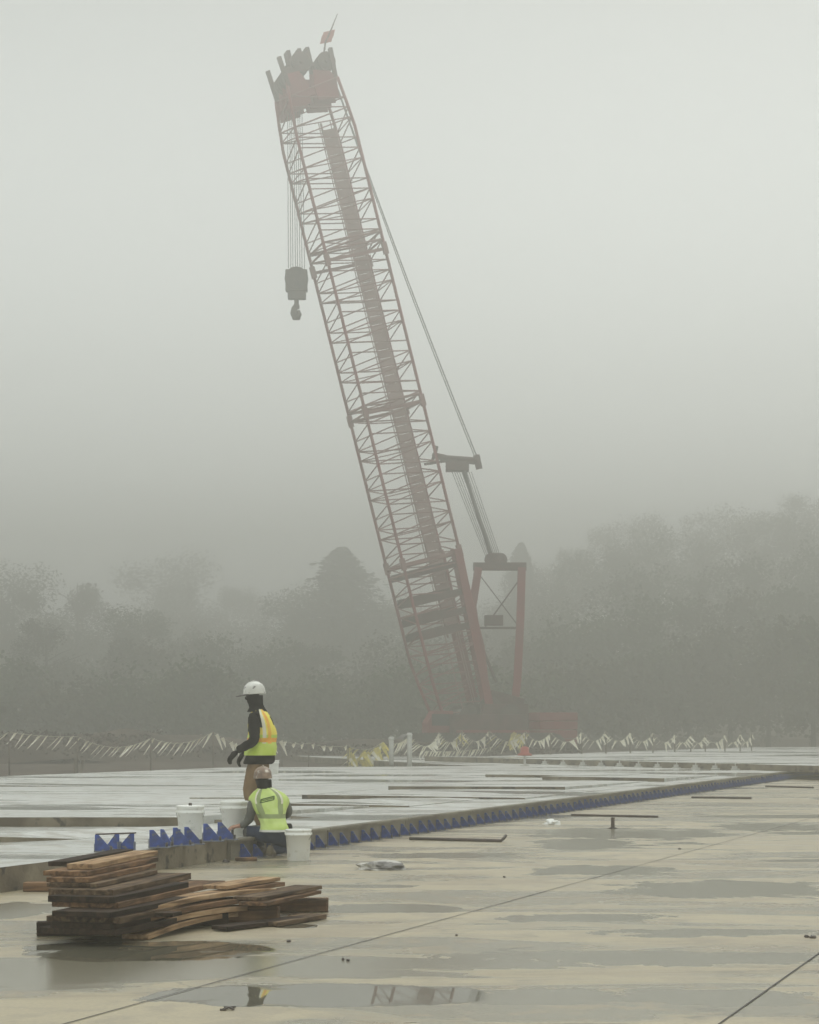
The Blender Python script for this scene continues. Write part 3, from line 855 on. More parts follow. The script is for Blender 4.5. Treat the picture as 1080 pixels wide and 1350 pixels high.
LT = [post(*p, r=.028) for p in LP]
names = ['streamer line running out of the left edge of the photo', 'streamer line between the leftmost stake and the twin dark pegs', 'streamer line right of the twin dark pegs with dense cream ribbons', 'streamer line ending at the stake left of the standing worker']
for k in range(4): span(LT[k], LT[k + 1], (.3, .06, .36, .3)[k], (8, 8, 13, 11)[k], .60, names[k], slant=-.75, w=.075)
T5 = post(372, 976, 1011, r=.02)
span(LT[4], T5, .42, 11, .60, 'streamer line passing behind the standing worker', slant=.5, w=.075)
for px, y0, y1, dx in ((99, 1001, 1020, 0), (107, 1002, 1020, .06)):
    b0 = gp(px, y1 + 2.5); b = MB(); b.beam(b0 - Vector((0, 0, .05)), wp(px, y0, b0.y) + Vector((dx, 0, 0)), .11, .08)
    tag(b.build('peg', M_stake, origin=b0), 'short dark square peg, %s of the twin pegs at the far left' % ('left' if px < 103 else 'right'), 'peg')
T6 = post(407, 980, 1011, r=.02); T7 = post(459, 983, 1011, r=.02); T8 = post(505, 978, 1010, r=.02)
span(T5, T6, .08, 3, .28, 'sparse streamer line just right of the standing worker', w=.10, slant=.2)
span(T6, T7, .08, 4, .28, 'sparse streamer line left of the yellow bunch', w=.10, slant=.2)
span(T7, T8, .25, 42, .72, 'dense bunch of yellow streamers left of the white posts', ys=.8, slant=-.15, w=.085, jit=1.1)
for px, y0, lb in ((516, 972, 'left white post of the pair beside the yellow streamers'), (540, 967, 'right white post of the pair beside the yellow streamers')):
    b0 = gp(px, 1010.5, DZ); b = MB(); t0 = wp(px, y0, b0.y)
    b.lathe([(.085, 0), (.085, t0.z - DZ), (.07, t0.z - DZ + .02)], (0, 0, 0), 14)
    b.lathe([(.10, t0.z - DZ - .1), (.10, t0.z - DZ - .02)], (0, 0, 0), 14)
    tag(b.build('white_post', M_pale), lb, 'post').location = b0
W1, W2 = wp(516, 980, 70.5), wp(540, 970, 70.5)
span(W1, W2, .1, 9, .5, 'short streamer line between the two white posts')
MT = [W2] + [post(px, top, 1003, r=.03, group='stakes in front of the crane', label='stake in front of the crane body') for px, top in ((579, 966), (609, 964), (645, 963), (693, 964))]
nm = ['streamer line right of the white post pair', 'streamer line in front of the crane cab', 'streamer line in front of the crane body middle', 'streamer line ending by the red cap left of the counterweight']
for k in range(4): span(MT[k], MT[k + 1], .50, 14, .60, nm[k], both=True, slant=-.8, w=.07, ys=.15, jit=.5)
lowp = span(wp(556, 990, 92), wp(650, 985, 98), .1, 26, .45, 'low second row of streamers under the crane body', w=.06)
lowp = span(wp(676, 966, 98), wp(697, 968, 98), .1, 24, .7, 'small yellow bunch of streamers above the red cap', w=.09, ys=.8)
RX = [726, 767, 799, 831, 861, 890, 911, 930, 956, 976, 991]
RT = [MT[-1]]
for i, px in enumerate(RX):
    t = (px - 726) / 265
    RT.append(post(px, 966 - 2 * math.sin(t * 6) + .5 * (i % 2), 995 - 5 * t, zb=.43, r=.03, group='stakes of the right streamer row', label='stake of the receding streamer row right of the crane'))
for k in range(len(RT) - 1):
    t = k / len(RT)
    span(RT[k], RT[k + 1], .42 if k else .4, int(10 - 3 * t), .46, ['streamer line', 'peaked streamer line'][k > 0] + [' over the red counterweight', ' just right of the counterweight', ' third from the counterweight', ' fourth from the counterweight', ' fifth from the counterweight', ' sixth from the counterweight', ' seventh from the counterweight', ' fifth from its far end', ' fourth from its far end', ' third from its far end', ' at the far right end'][k], both=True, slant=-.9, w=.06, jit=.45)
# red cap on a pale stand
b0 = gp(692, 1010, DZ)
rc = empty('warning_light', b0, label='red domed cap on a short pale stand before the counterweight', cat='warning light')
b = MB(); b.lathe([(.17, 0), (.15, .03), (.045, .06), (.04, .34), (.15, .36)], n=14); b.build('stand', M_pale, rc)
b = MB(); b.lathe([(.25, .36), (.25, .41), (.15, .46), (.15, .60), (.11, .66), (.03, .68)], n=18); b.build('cap', M_orange, rc)

# ------------------------------------------------------------ edge forms and blue braces
SEG = 3.05
tt = -2.6
k = 0
while tt < 46:
    root = empty('edge_form', edge(tt, 0.03), math.atan2(DIR.y, DIR.x), label='dusty steel edge form standing along the raised slab', cat='edge form', group='steel edge forms along the slab')
    b = MB(); L = SEG - .02
    b.box((L / 2, 0, DZ / 2 + .005), (L, .05, DZ + .005)); b.build('form_board', M_form, root)
    b = MB(); b.box((L / 2, -.045, DZ - .012), (L, .045, .03)); b.build('top_rail', M_form, root)
    tt += SEG; k += 1
def make_brace(label, group):
    root = empty('form_brace', (0, 0, 0), label=label, cat='brace', group=group)
    b = MB()
    P = [(0, .0), (.20, .0), (.20, .025), (.045, .20), (0, .20)]      # x: outwards from the slab, z: up
    i = b.add([(p[0], -.008, p[1]) for p in P]); j = b.add([(p[0], .008, p[1]) for p in P])
    b.face(list(range(i, i + 5))); b.face(list(reversed(range(j, j + 5))))
    for q in range(5): b.face([i + q, j + q, j + (q + 1) % 5, i + (q + 1) % 5])
    b.build('web', M_blue, root, bevel=.003)
    b = MB(); b.box((.11, 0, .006), (.24, .09, .012)); b.box((-.004, 0, .05), (.01, .07, .10)); b.build('flange', M_bluegrey, root, bevel=.002)
    b = MB(); b.tube([(.19, 0, .008), (.19, 0, .06)], .014, 8); b.build('pin', M_dark, root)
    return root
proto = make_brace('blue triangular brace holding the steel form along the slab edge', 'blue braces along the slab edge')
rot = math.atan2(NRM.y, NRM.x)
tt = -2.35; first = True
while tt < 44:
    o = proto if first else copy_tree(proto)
    first = False
    o.location = edge(tt + rng.uniform(-.035, .035), .062); o.rotation_euler = (0, 0, rot + R(rng.uniform(-8, 8))); o.scale = (.75 * rng.uniform(.85, 1.1), 1, .86 * rng.uniform(.9, 1.08))
    tt += .40
# loose braces on the deck
def brace_on_deck(px, py, rz, label, sc=1.0, rx=0):
    o = copy_tree(proto); tag(o, label, 'brace', 'blue braces lying on the raised slab')
    o.location = gp(px, py, DZ) + Vector((0, 0, .003)); o.rotation_euler = (R(rx), 0, rz); o.scale = (sc * .9, sc, sc * .9); return o
brace_on_deck(125, 1123.5, R(8), 'blue brace standing leftmost on the slab above the timber')
brace_on_deck(157, 1121, R(150), 'blue brace in the middle of the rod-linked three')
brace_on_deck(177, 1121, R(172), 'blue brace at the right end of the thin rod')
b = MB(); g0 = gp(125, 1123.5, DZ); b.tube([g0 + Vector((.01, 0, .188)), gp(179, 1121, DZ) + Vector((0, 0, .186))], .009, 6)
tag(b.build('steel_rod', M_steelbar, origin=g0), 'thin rod lying across the tops of the left blue braces', 'rod')
brace_on_deck(197, 1118.5, R(12), 'blue brace next right of the rod-linked braces', 1.1)
brace_on_deck(212, 1116, R(-40), 'dark-sided blue brace second in the right cluster', 1.05)
brace_on_deck(238, 1115, R(165), 'blue brace leaning left, third in the right cluster', 1.0)
brace_on_deck(228, 1116, R(20), 'blue brace with upright edge left, in the middle of the right cluster', 1.15)
brace_on_deck(243, 1114, R(5), 'blue brace in front of the left white bucket', 1.1)
brace_on_deck(268, 1110, R(0), 'blue brace between the two white buckets', 1.15)
brace_on_deck(287, 1108, R(8), 'blue brace beside the kneeling worker\'s hand', 1.15)
# small dark pins and pale stakes at the far slab
for k, px in enumerate((718, 742, 768, 792, 816, 841, 866, 891, 916, 942, 968)):
    A = q0.lerp(q1, (px - 560) / 620.0)
    A = gp(px, 1003.5 + (px - 560) * (17.5 / 620) , DZ)
    b = MB(); b.box((0, 0, .06), (.16, .10, .12)); b.box((.0, -.09, .02), (.26, .2, .04)); b.tube([(0, -.12, 0), (0, -.12, .22)], .02, 6)
    tag(b.build('form_stake', M_pale, bevel=.01, origin=(0, 0, 0)), 'small pale block and stake at the foot of the far slab', 'stake', 'pale blocks along the far slab').location = A + Vector((0, -.12, .002))

# ------------------------------------------------------------ buckets
def bucket(p, label, s=1.0, lid=False, wire=R(35), rz=0, marks=False):
    root = empty('bucket', p, rz, label=label, cat='bucket', group='white plastic buckets'); root.scale = (s, s, s)
    b = MB()
    prof = [(.128, 0), (.131, .006), (.150, .30), (.159, .302), (.159, .322), (.151, .324), (.152, .352), (.158, .354), (.158, .372), (.148, .374)]
    if not lid: prof += [(.146, .36), (.128, .02), (.0, .02)]
    b.lathe(prof, n=36); b.build('body', M_white, root)
    if lid:
        b = MB(); b.lathe([(.160, .366), (.163, .368), (.163, .388), (.150, .391), (.146, .384), (.02, .384)], n=36); b.build('lid', M_white, root)
    b = MB()
    pts = []
    for k in range(17):
        a_ = math.pi * k / 16
        pts.append((.163 * math.cos(a_), -math.sin(a_) * .165 * math.cos(wire) , .325 - math.sin(a_) * .165 * math.sin(wire)))
    b.tube(pts, .0032, 6); b.build('handle', M_wire, root)
    b = MB(); b.box((.161, 0, .325), (.012, .03, .03)); b.box((-.161, 0, .325), (.012, .03, .03)); b.build('handle_ear', M_white, root)
    return root
b1 = bucket(gp(251, 1106.5, DZ), 'lidded white bucket behind the blue braces, left of the other deck bucket', 1.02, True, R(80))
b = MB(); b.tube([(0, -.005, .39), (0, -.005, .42)], .02, 8); b.build('lid_knob', M_dark, b1)
b = MB(); b.box((.0, -.1425, .185), (.10, .006, .008)); b.box((.01, -.146, .215), (.025, .006, .02)); b.box((.04, -.141, .13), (.05, .006, .04)); b.build('print', M_pale, b1)
bucket(gp(309, 1101.5, DZ), 'white bucket on the slab right beside the kneeling worker\'s left hand', 1.08, True, R(85))
bucket(gp(393.5, 1134.5), 'open white bucket on the lower pavement right of the kneeling worker', .98, False, R(62), R(-12))
bucket(gp(361, 1020, DZ), 'small far white bucket behind the standing worker\'s legs', .98, True, R(85))
b = MB(); b.tube([(0, 0, 0), (.03, 0, .03), (.05, .01, .05)], [.02, .03, .015], 8)
tag(b.build('black_clip', M_dark, origin=(0, 0, 0)), 'small black clip on the slab edge above the open bucket', 'clip').location = edge(-.75, -.06, DZ + .02)

# ------------------------------------------------------------ timber stack
def plank(xn, yn, xf, yf, z, w, t, m, label, bow=0.0, zf=None, name='plank', group='boards of the timber stack', twist=0.0):
    """front top corner of the near end and of the far end, in photo pixels, at the height z"""
    zf = z if zf is None else zf
    A, B = gp(xn, yn, z), gp(xf, yf, zf)
    d = (B - A); L = d.length; d.normalize()
    side = Vector((-d.y, d.x, 0)).normalized()
    if side.x > 0: side = -side
    b = MB(); S = 14; prev = None
    sd = rng.random() * 50
    for i in range(S + 1):
        u = i / S; bend = bow * 4 * u * (1 - u)
        j1, j2 = .002 * noise.noise(Vector((u * 6, sd, 0))), .002 * noise.noise(Vector((u * 5, sd, 4)))
        zt = twist * u
        # local frame: x along, y sideways, z up
        k = b.add([(u * L, j1, -t + bend), (u * L, j1, bend + j2), (u * L, w + j2, bend + j2 + zt), (u * L, w + j2, -t + bend + zt)])
        if prev is not None:
            for q in range(4): b.face([prev + q, prev + (q + 1) % 4, k + (q + 1) % 4, k + q])
        else: b.face([k + 3, k + 2, k + 1, k])
        prev = k
    b.face([prev, prev + 1, prev + 2, prev + 3])
    o = b.build(name, m, bevel=.004)
    Mx = Matrix((d, side, d.cross(side))).transposed()
    if Mx.determinant() < 0: Mx = Matrix((d, side, -d.cross(side))).transposed()
    o.matrix_world = Matrix.Translation(A) @ Mx.to_4x4()
    tag(o, label, 'board' if name == 'plank' else 'timber', group)
    return o
# bearers under the stack
def bearer(x0, x1, yb, h, dpt, m, label, skew=0.0):
    A, B = gp(x0, yb), gp(x1, yb)
    B.y += skew
    b = MB(); d = (B - A); L = d.length; ang = math.atan2(d.y, d.x)
    b.box((L / 2, dpt / 2, h / 2 + .002), (L, dpt, h))
    o = b.build('timber_bearer', m, bevel=.01); o.location = A; o.rotation_euler = (0, 0, ang)
    return tag(o, label, 'timber', 'square bearers under the timber')
bearer(48, 190, 1235, .105, .12, M_wd, 'dark square bearer sticking out left under the near end of the stack', .1)
bearer(270, 367, 1216, .13, .11, M_wm, 'reddish bearer with its cut end showing under the right part of the stack', -.05)
bearer(340, 432, 1202.5, .105, .20, M_wm, 'brown square bearer sticking out furthest right', 0)
bearer(225, 300, 1222, .10, .12, M_wd, 'dark bearer hidden in the shade under the middle of the stack', .1)
pl = [
 # lower left dark core
 (152, 1226, 262, 1204, .125, .62, .045, M_wd, 'dark wide board lowest in the left core of the stack'),
 (150, 1218, 258, 1196, .165, .50, .040, M_wd, 'dark board second up in the left core of the stack'),
 (158, 1210, 266, 1188, .205, .58, .045, M_wg, 'weathered board third up in the left core of the stack'),
 (146, 1203, 262, 1180, .250, .46, .040, M_wd, 'dark board fourth up in the left core of the stack'),
 (156, 1190.5, 297, 1161, .292, .52, .040, M_wm, 'long red-brown board whose lit edge runs above the front boards'),
 (151, 1183, 249, 1163, .335, .52, .045, M_wd, 'dark board below the thick grey-brown one'),
 (149, 1173.5, 252, 1151, .375, .50, .050, M_wg, 'grey-brown wide board jutting right below the top pile'),
 (130, 1165, 208, 1147, .410, .40, .030, M_wg, 'olive thin board under the top pile'),
 (119, 1157.5, 206, 1138.5, .448, .34, .036, M_wm, 'brown board third from the top of the pile'),
 (116, 1149, 209, 1130, .488, .35, .036, M_wm, 'orange-brown board second from the top of the pile'),
 (122, 1139.5, 208, 1121.5, .530, .20, .038, M_wl, 'light fresh-sawn board on the very top of the pile'),
 (88, 1136, 176, 1119.5, .530, .15, .036, M_wd, 'dark board lying beside the light top board'),
 # front group
 (196, 1232.5, 352, 1202, .042, .22, .038, M_wl, 'lowest front board, arched up off the pavement', .055),
 (189, 1220, 360, 1194, .105, .22, .038, M_wl, 'front board second from the bottom', .04),
 (196, 1208.5, 366, 1182, .165, .23, .040, M_wm, 'front board just under the light arched top one', .032),
 (193, 1198, 365, 1171.5, .222, .23, .036, M_wl, 'light arched board on top of the front group', .032),
 (228, 1204, 240, 1201.5, .19, .25, .030, M_wd, 'short dark block wedged between front boards'),
 # right group
 (298, 1168, 370, 1156.5, .292, .22, .030, M_wl, 'pale board fanned out to the right behind the arched board'),
 (315, 1172, 376, 1163, .255, .20, .034, M_wm, 'brown board under the pale fanned one', .0),
 (345, 1183, 425, 1167.5, .215, .25, .030, M_wg, 'grey-brown board reaching over the far right bearer'),
 (352, 1190, 424, 1174, .180, .24, .028, M_wm, 'thin brown board under the one over the right bearer'),
 (367, 1216, 431, 1205.5, .040, .22, .035, M_wg, 'flat board lying on the pavement below the right bearer'),
 (300, 1222, 405, 1209, .040, .16, .030, M_wd, 'thin dark board on the pavement, pointed to the right'),
]
for q in pl: plank(*q[:9], bow=q[9] if len(q) > 9 else 0)
bearer(30, 95, 1176, .085, .2, M_wm, 'short timber lying on the pavement left behind the stack', .0)

# ------------------------------------------------------------ loose things on the pavement
b = MB(); A, B = gp(540, 1107.5), gp(661, 1110.5)
b.tube([A + Vector((0, 0, .02)), B + Vector((0, 0, .02)), gp(664, 1110) + Vector((0, 0, .045)), gp(667, 1109.5) + Vector((0, 0, .08))], .022, 8)
tag(b.build('steel_bar', M_steelbar, origin=A), 'dark bar with an upturned right end lying before the slab edge', 'bar')
def bar(x0, y0, x1, y1, w, label):
    A, B = gp(x0, y0), gp(x1, y1); b = MB(); b.beam(A + Vector((0, 0, .022)), B + Vector((0, 0, .022)), w, .04)
    tag(b.build('steel_bar', M_steelbar, origin=A), label, 'bar')
bar(912, 1052.5, 991, 1053.5, .06, 'thin dark bar lying beyond the post-mounted bar')
bar(1010, 1037.5, 1072, 1039.5, .06, 'thin dark bar furthest away at the right edge')
b0 = gp(808, 1092.5); Y = b0.y
r_ = empty('bar_stand', b0, label='dark bar resting across a short upright post', cat='stand')
b = MB(); b.beam(Vector((0, 0, 0)), Vector((0, 0, .17)), .09, .05); b.lathe([(.07, 0), (.07, .012), (.03, .02)], n=12); b.build('post', M_steelbar, r_, bevel=.004)
b = MB(); b.beam(wp(753, 1074.5, Y) - b0, wp(868, 1077, Y) - b0, .05, .035); b.build('crossbar', M_steelbar, r_, bevel=.004)
# crumpled bag
def crumple(c, dims, m, label, name, seed, amp=.35):
    bm = bmesh.new(); bmesh.ops.create_icosphere(bm, subdivisions=4, radius=1)
    for v in bm.verts:
        q = v.co.copy(); f = 1 + amp * noise.noise(q * 1.6 + Vector((seed, 0, 0))) + amp * .5 * abs(noise.noise(q * 4 + Vector((0, seed, 0))))
        v.co = Vector((q.x * f * dims[0], q.y * f * dims[1], max(q.z, -.25) * f * dims[2] + dims[2] * .3))
    me = bpy.data.meshes.new(name); bm.to_mesh(me); bm.free(); me.materials.append(m)
    o = bpy.data.objects.new(name, me); COL.objects.link(o); o.location = c
    return tag(o, label, 'litter' if 'paper' in name else 'bag')
crumple(gp(502, 1146), (.27, .20, .07), M_bag, 'crumpled grey and black sack lying flat on the pavement', 'crumpled_sack', 3.1)
crumple(gp(728, 1087), (.11, .12, .06), M_paper, 'crumpled white paper scrap on the pavement right of the bar', 'paper_scrap', 8.7, .6)
b = MB(); b.beam(gp(311, 1135.5) + Vector((0, 0, .022)), gp(338, 1135) + Vector((0, 0, .022)), .09, .04)
tag(b.build('wood_offcut', M_wm, bevel=.006, origin=gp(311, 1135)), 'short brown offcut on the pavement beside the worker\'s boot', 'wood scrap')
b = MB(); b.lathe([(.03, 0), (.035, .012), (.02, .03), (.012, .035)], n=10); b.box((.03, 0, .012), (.05, .02, .02))
tag(b.build('clamp_nut', M_dark, origin=(0, 0, 0)), 'small dark nut on the pavement left of the wood offcut', 'nut').location = gp(297, 1137)
for k, (px, py, s_, lb) in enumerate(((665, 1157, 1, 'tiny dark pebble below the crumpled sack, to its right'), (896, 1120, 1.4, 'tiny dark crumb right of the bar stand'), (452, 1266, .8, 'left of two tiny crumbs right of the long joint'), (459, 1267, .8, 'right of two tiny crumbs right of the long joint'), (381, 1242, 1, 'tiny dark crumb right below the timber stack'), (1072, 1237, 1.6, 'dark crumb at the right edge above the near joint'), (1064, 1236, 1.2, 'dark crumb just left of the one at the right edge'), (602, 1234, .7, 'tiny crumb near the middle of the long joint'))):
    bm = bmesh.new(); bmesh.ops.create_icosphere(bm, subdivisions=2, radius=.016 * s_)
    for v in bm.verts: v.co *= 1 + .5 * noise.noise(v.co * 60 + Vector((k, 0, 0))); v.co.z *= .6
    me = bpy.data.meshes.new('pebble'); bm.to_mesh(me); bm.free(); me.materials.append(M_dark)
    o = bpy.data.objects.new('pebble', me); COL.objects.link(o); o.location = gp(px, py) + Vector((0, 0, .008)); tag(o, lb, 'pebble', 'crumbs on the pavement')

b = MB(); b.tube([(-.028, -.05, .008), (0, 0, .012), (.03, .055, .008)], .006, 6); b.tube([(.03, -.05, .008), (0, 0, .012), (-.03, .05, .008)], .006, 6); b.tube([(-.045, -.05, .006), (-.01, -.05, .006)], .006, 6)  # thin crossed strokes modelled for a small black mark of unknown kind
tag(b.build('crossed_mark', M_dark), 'small crossed black mark on the pavement near the bottom edge of the photo', 'wire').location = gp(302, 1331)

# ------------------------------------------------------------ people
def skin_body(name, nodes, edges, root, matfn, mats, parent, lvl=2):
    """one continuous surface grown on a skeleton; matfn(position) picks the cloth"""
    me = bpy.data.meshes.new(name)
    keys = list(nodes); idx = {k: i for i, k in enumerate(keys)}
    me.from_pydata([nodes[k][:3] for k in keys], [(idx[a], idx[b]) for a, b in edges], [])
    o = bpy.data.objects.new(name, me); COL.objects.link(o)
    sm = o.modifiers.new('skin', 'SKIN'); sm.use_smooth_shade = True; sm.branch_smoothing = .5
    for k in keys:
        sv = me.skin_vertices[0].data[idx[k]]; r = nodes[k][3]; sv.radius = r if isinstance(r, tuple) else (r, r); sv.use_root = (k == root)
    ss = o.modifiers.new('sub', 'SUBSURF'); ss.levels = lvl; ss.render_levels = lvl
    dg = bpy.context.evaluated_depsgraph_get(); dg.update()
    new = bpy.data.meshes.new_from_object(o.evaluated_get(dg))
    o.modifiers.clear(); o.data = new
    new.materials.clear()
    for m in mats: new.materials.append(m)
    for p in new.polygons: p.material_index = matfn(p.center); p.use_smooth = True
    # cloth wrinkles
    for v in new.vertices:
        q = v.co * 16
        v.co += v.normal * (.010 * noise.noise(Vector((q.x, q.y, q.z * .8))) + .006 * noise.noise(Vector((q.x * .5, q.y * .5, q.z * 2.2))))
    o.parent = parent
    return o
def add_hand(body, wrist, fwd, palm, mi, s=1.0, curl=.9, left=True):
    """palm plus five bent tapering fingers, welded into the body mesh"""
    fwd = fwd.normalized(); palm = (palm - fwd * palm.dot(fwd)).normalized(); side = fwd.cross(palm)
    if not left: side = -side
    b = MB()
    L = .095 * s
    c0 = wrist
    ring = []
    for t, w, th in ((-.02, .026, .022), (.1, .030, .022), (.45, .040, .018), (.8, .043, .016), (1.0, .038, .012)):
        c = c0 + fwd * L * t
        ring.append(b.add([c + side * (w * s * math.cos(a)) + palm * (th * s * math.sin(a)) for a in [2 * math.pi * k / 10 for k in range(10)]]))
    for a_, d in zip(ring, ring[1:]):
        for k in range(10): b.face([a_ + k, a_ + (k + 1) % 10, d + (k + 1) % 10, d + k], 0, True)
    b.face([ring[-1] + k for k in range(10)])
    for k, (off, fl_) in enumerate(((-.031, .072), (-.011, .082), (.010, .077), (.030, .060))):
        p = c0 + fwd * L * .95 + side * off * s; pts = [p]; d = fwd.copy(); cc = curl * (1 + .12 * k)
        for seg in (.42, .32, .26):
            d = (d * math.cos(cc * .6) + palm * math.sin(cc * .6)).normalized(); p = p + d * fl_ * s * seg; pts.append(p)
        b.tube(pts, [.0105 * s, .010 * s, .009 * s, .0065 * s], 8)
    p = c0 + fwd * L * .25 - side * .03 * s
    b.tube([p, p + (fwd * .6 - side * .7 + palm * .3).normalized() * .035 * s, p + (fwd * 1.1 - side * .7 + palm * .6).normalized() * .062 * s, p + (fwd * 1.4 - side * .45 + palm * .9).normalized() * .082 * s], [.014 * s, .012 * s, .0105 * s, .007 * s], 8)
    bm = bmesh.new(); bm.from_mesh(body.data); tmp = b.mesh('h', []) if False else None
    vs = [bm.verts.new(v) for v in b.v]
    for f, sm in zip(b.f, b.smooth):
        try: nf = bm.faces.new([vs[i] for i in f]); nf.material_index = mi; nf.smooth = True
        except ValueError: pass
    bm.normal_update(); bm.to_mesh(body.data); bm.free()
def hard_hat(parent, c, tilt, m, s=1.0, yaw=0.0, brim=None, peak=.06):
    """shell with a rim and a front peak; local -x is forward"""
    b = MB()
    Mx = Matrix.Rotation(yaw, 3, 'Z') @ Matrix.Rotation(tilt, 3, 'Y')
    prof = [(.118, -.012), (.123, -.010), (.119, .0), (.117, .03), (.110, .065), (.093, .098), (.066, .122), (.034, .134), (.004, .137)]
    b.lathe([(r * s, z * s) for r, z in prof], c, 28, Mx, sx=1.12, sy=.95)
    # ridge
    b.tube([c + Mx @ Vector((x * s, 0, z * s)) for x, z in ((-.125, .04), (-.098, .092), (-.05, .128), (0, .141), (.05, .128), (.098, .092), (.122, .04))], .011 * s, 8)
    o = b.build('hard_hat', m, parent)
    b = MB(); n = 14; pr = None
    for i in range(n + 1):
        a_ = R(110) + R(140) * i / n
        ext = peak * math.sin(math.pi * i / n)
        k = b.add([c + Mx @ (Vector((math.cos(a_) * .13, math.sin(a_) * .108, -.010)) * s), c + Mx @ (Vector((math.cos(a_) * (.132 + ext), math.sin(a_) * (.110 + ext * .5), -.016 - ext * .15)) * s),
                   c + Mx @ (Vector((math.cos(a_) * (.132 + ext), math.sin(a_) * (.110 + ext * .5), -.010 - ext * .15)) * s), c + Mx @ (Vector((math.cos(a_) * .13, math.sin(a_) * .108, -.002)) * s)])
        if pr is not None:
            for q in range(4): b.face([pr + q, pr + (q + 1) % 4, k + (q + 1) % 4, k + q], 0, True)
        pr = k
    b.build('peak', brim or m, o)
    return o
def boot(parent, heel, toe, up, m=M_boot):
    heel, toe = Vector(heel), Vector(toe); d = (toe - heel).normalized(); L = (toe - heel).length; up = (up - d * up.dot(d)).normalized(); s_ = d.cross(up)
    b = MB(); rings = []
    for t, w, h in ((-.04, .030, .07), (.06, .042, .10), (.22, .044, .11), (.42, .043, .09), (.65, .050, .068), (.85, .049, .055), (.97, .038, .042), (1.03, .018, .026)):
        c = heel + d * L * t
        rings.append(b.add([c + s_ * (w * x) + up * (h * z) for x, z in ((-.9, .06), (-1.05, .3), (-.85, .75), (-.4, 1), (.4, 1), (.85, .75), (1.05, .3), (.9, .06))]))
    for a_, c_ in zip(rings, rings[1:]):
        for k in range(8): b.face([a_ + k, a_ + (k + 1) % 8, c_ + (k + 1) % 8, c_ + k], 0, True)
    b.face([rings[0] + k for k in reversed(range(8))]); b.face([rings[-1] + k for k in range(8)])
    o = b.build('boot', m, parent)
    b = MB(); rr = []
    for t, w in ((-.06, .030), (.05, .045), (.3, .044), (.42, .042), (.65, .052), (.88, .050), (1.0, .036), (1.06, .014)):
        c = heel + d * L * t; rr.append(b.add([c + s_ * -w + up * .012, c + s_ * w + up * .012, c + s_ * w - up * .018, c - s_ * w - up * .018]))
    for a_, c_ in zip(rr, rr[1:]):
        for k in range(4): b.face([a_ + k, a_ + (k + 1) % 4, c_ + (k + 1) % 4, c_ + k])
    b.face([rr[0] + k for k in reversed(range(4))]); b.face([rr[-1] + k for k in range(4)])
    b.build('sole', M_dark, o)

# --- standing worker: faces left, seen from his left and a little behind
SY = 25.4
sx0 = (339 - CX) * SY / FPX
sw = empty('person', (sx0, SY, DZ), label='person standing on the slab in yellow-orange vest, black sleeves and white hard hat', cat='person')
sw.scale = (.985, .985, .988)
N1 = {
 'pelvis': (.03, .02, .96, (.135, .16)), 'waist': (.045, .02, 1.10, (.12, .145)), 'chest': (.05, .02, 1.30, (.135, .165)), 'upper': (.03, .02, 1.46, (.10, .15)),
 'neck': (.005, .02, 1.56, .068), 'neck2': (-.02, .02, 1.63, .062), 'head': (-.04, .02, 1.71, (.098, .082)), 'crown': (-.035, .02, 1.80, (.09, .078)),
 'chin': (-.125, .02, 1.63, .048), 'nose': (-.155, .02, 1.695, .020),
 'shn': (-.03, -.18, 1.47, .092), 'eln': (-.015, -.26, 1.19, .074), 'eln2': (-.04, -.265, 1.15, .068), 'wrn': (-.245, -.21, 1.035, .044),
 'shf': (.0, .21, 1.47, .07), 'elf': (-.01, .29, 1.20, .070), 'elf2': (-.03, .29, 1.16, .064), 'wrf': (-.19, .16, 1.00, .042),
 'hipn': (.0, -.085, .86, (.135, .11)), 'kneen': (-.09, -.10, .52, .100), 'calfn': (-.01, -.09, .33, .070), 'ankn': (.05, -.09, .09, .050), 
 'hipf': (.04, .12, .86, (.13, .11)), 'kneef': (.02, .13, .50, .095), 'calff': (.06, .14, .33, .070), 'ankf': (.11, .14, .09, .050),
}
E1 = [('pelvis', 'waist'), ('waist', 'chest'), ('chest', 'upper'), ('upper', 'neck'), ('neck', 'neck2'), ('neck2', 'head'), ('head', 'crown'), ('neck2', 'chin'), ('head', 'nose'),
      ('upper', 'shn'), ('shn', 'eln'), ('eln', 'eln2'), ('eln2', 'wrn'), ('upper', 'shf'), ('shf', 'elf'), ('elf', 'elf2'), ('elf2', 'wrf'),
      ('pelvis', 'hipn'), ('hipn', 'kneen'), ('kneen', 'calfn'), ('calfn', 'ankn'), ('pelvis', 'hipf'), ('hipf', 'kneef'), ('kneef', 'calff'), ('calff', 'ankf')]
def m1(p):
    if p.z < .93 and abs(p.x) < .3 and not (p.x < -.14 and p.z > .85): return 1
    return 0
body1 = skin_body('body', N1, E1, 'pelvis', m1, [M_black, M_tan, M_skin], sw)
add_hand(body1, Vector((-.24, -.20, 1.03)), Vector((-.75, .0, -.75)), Vector((.5, .5, -.3)), 0, 1.15, .6)
add_hand(body1, Vector((-.19, .16, 1.0)), Vector((-.5, -.3, -.8)), Vector((.6, -.3, -.3)), 0, 1.15, .7, left=False)
# jacket hem
b = MB(); b.loft([(.01, .02, .875, .178, .20, 0), (.02, .02, .90, .19, .21, 0), (.03, .02, .95, .188, .205, 0), (.04, .02, 1.02, .178, .20, 0)], 28, 4, wob=.13); b.build('jacket_hem', M_black, sw)
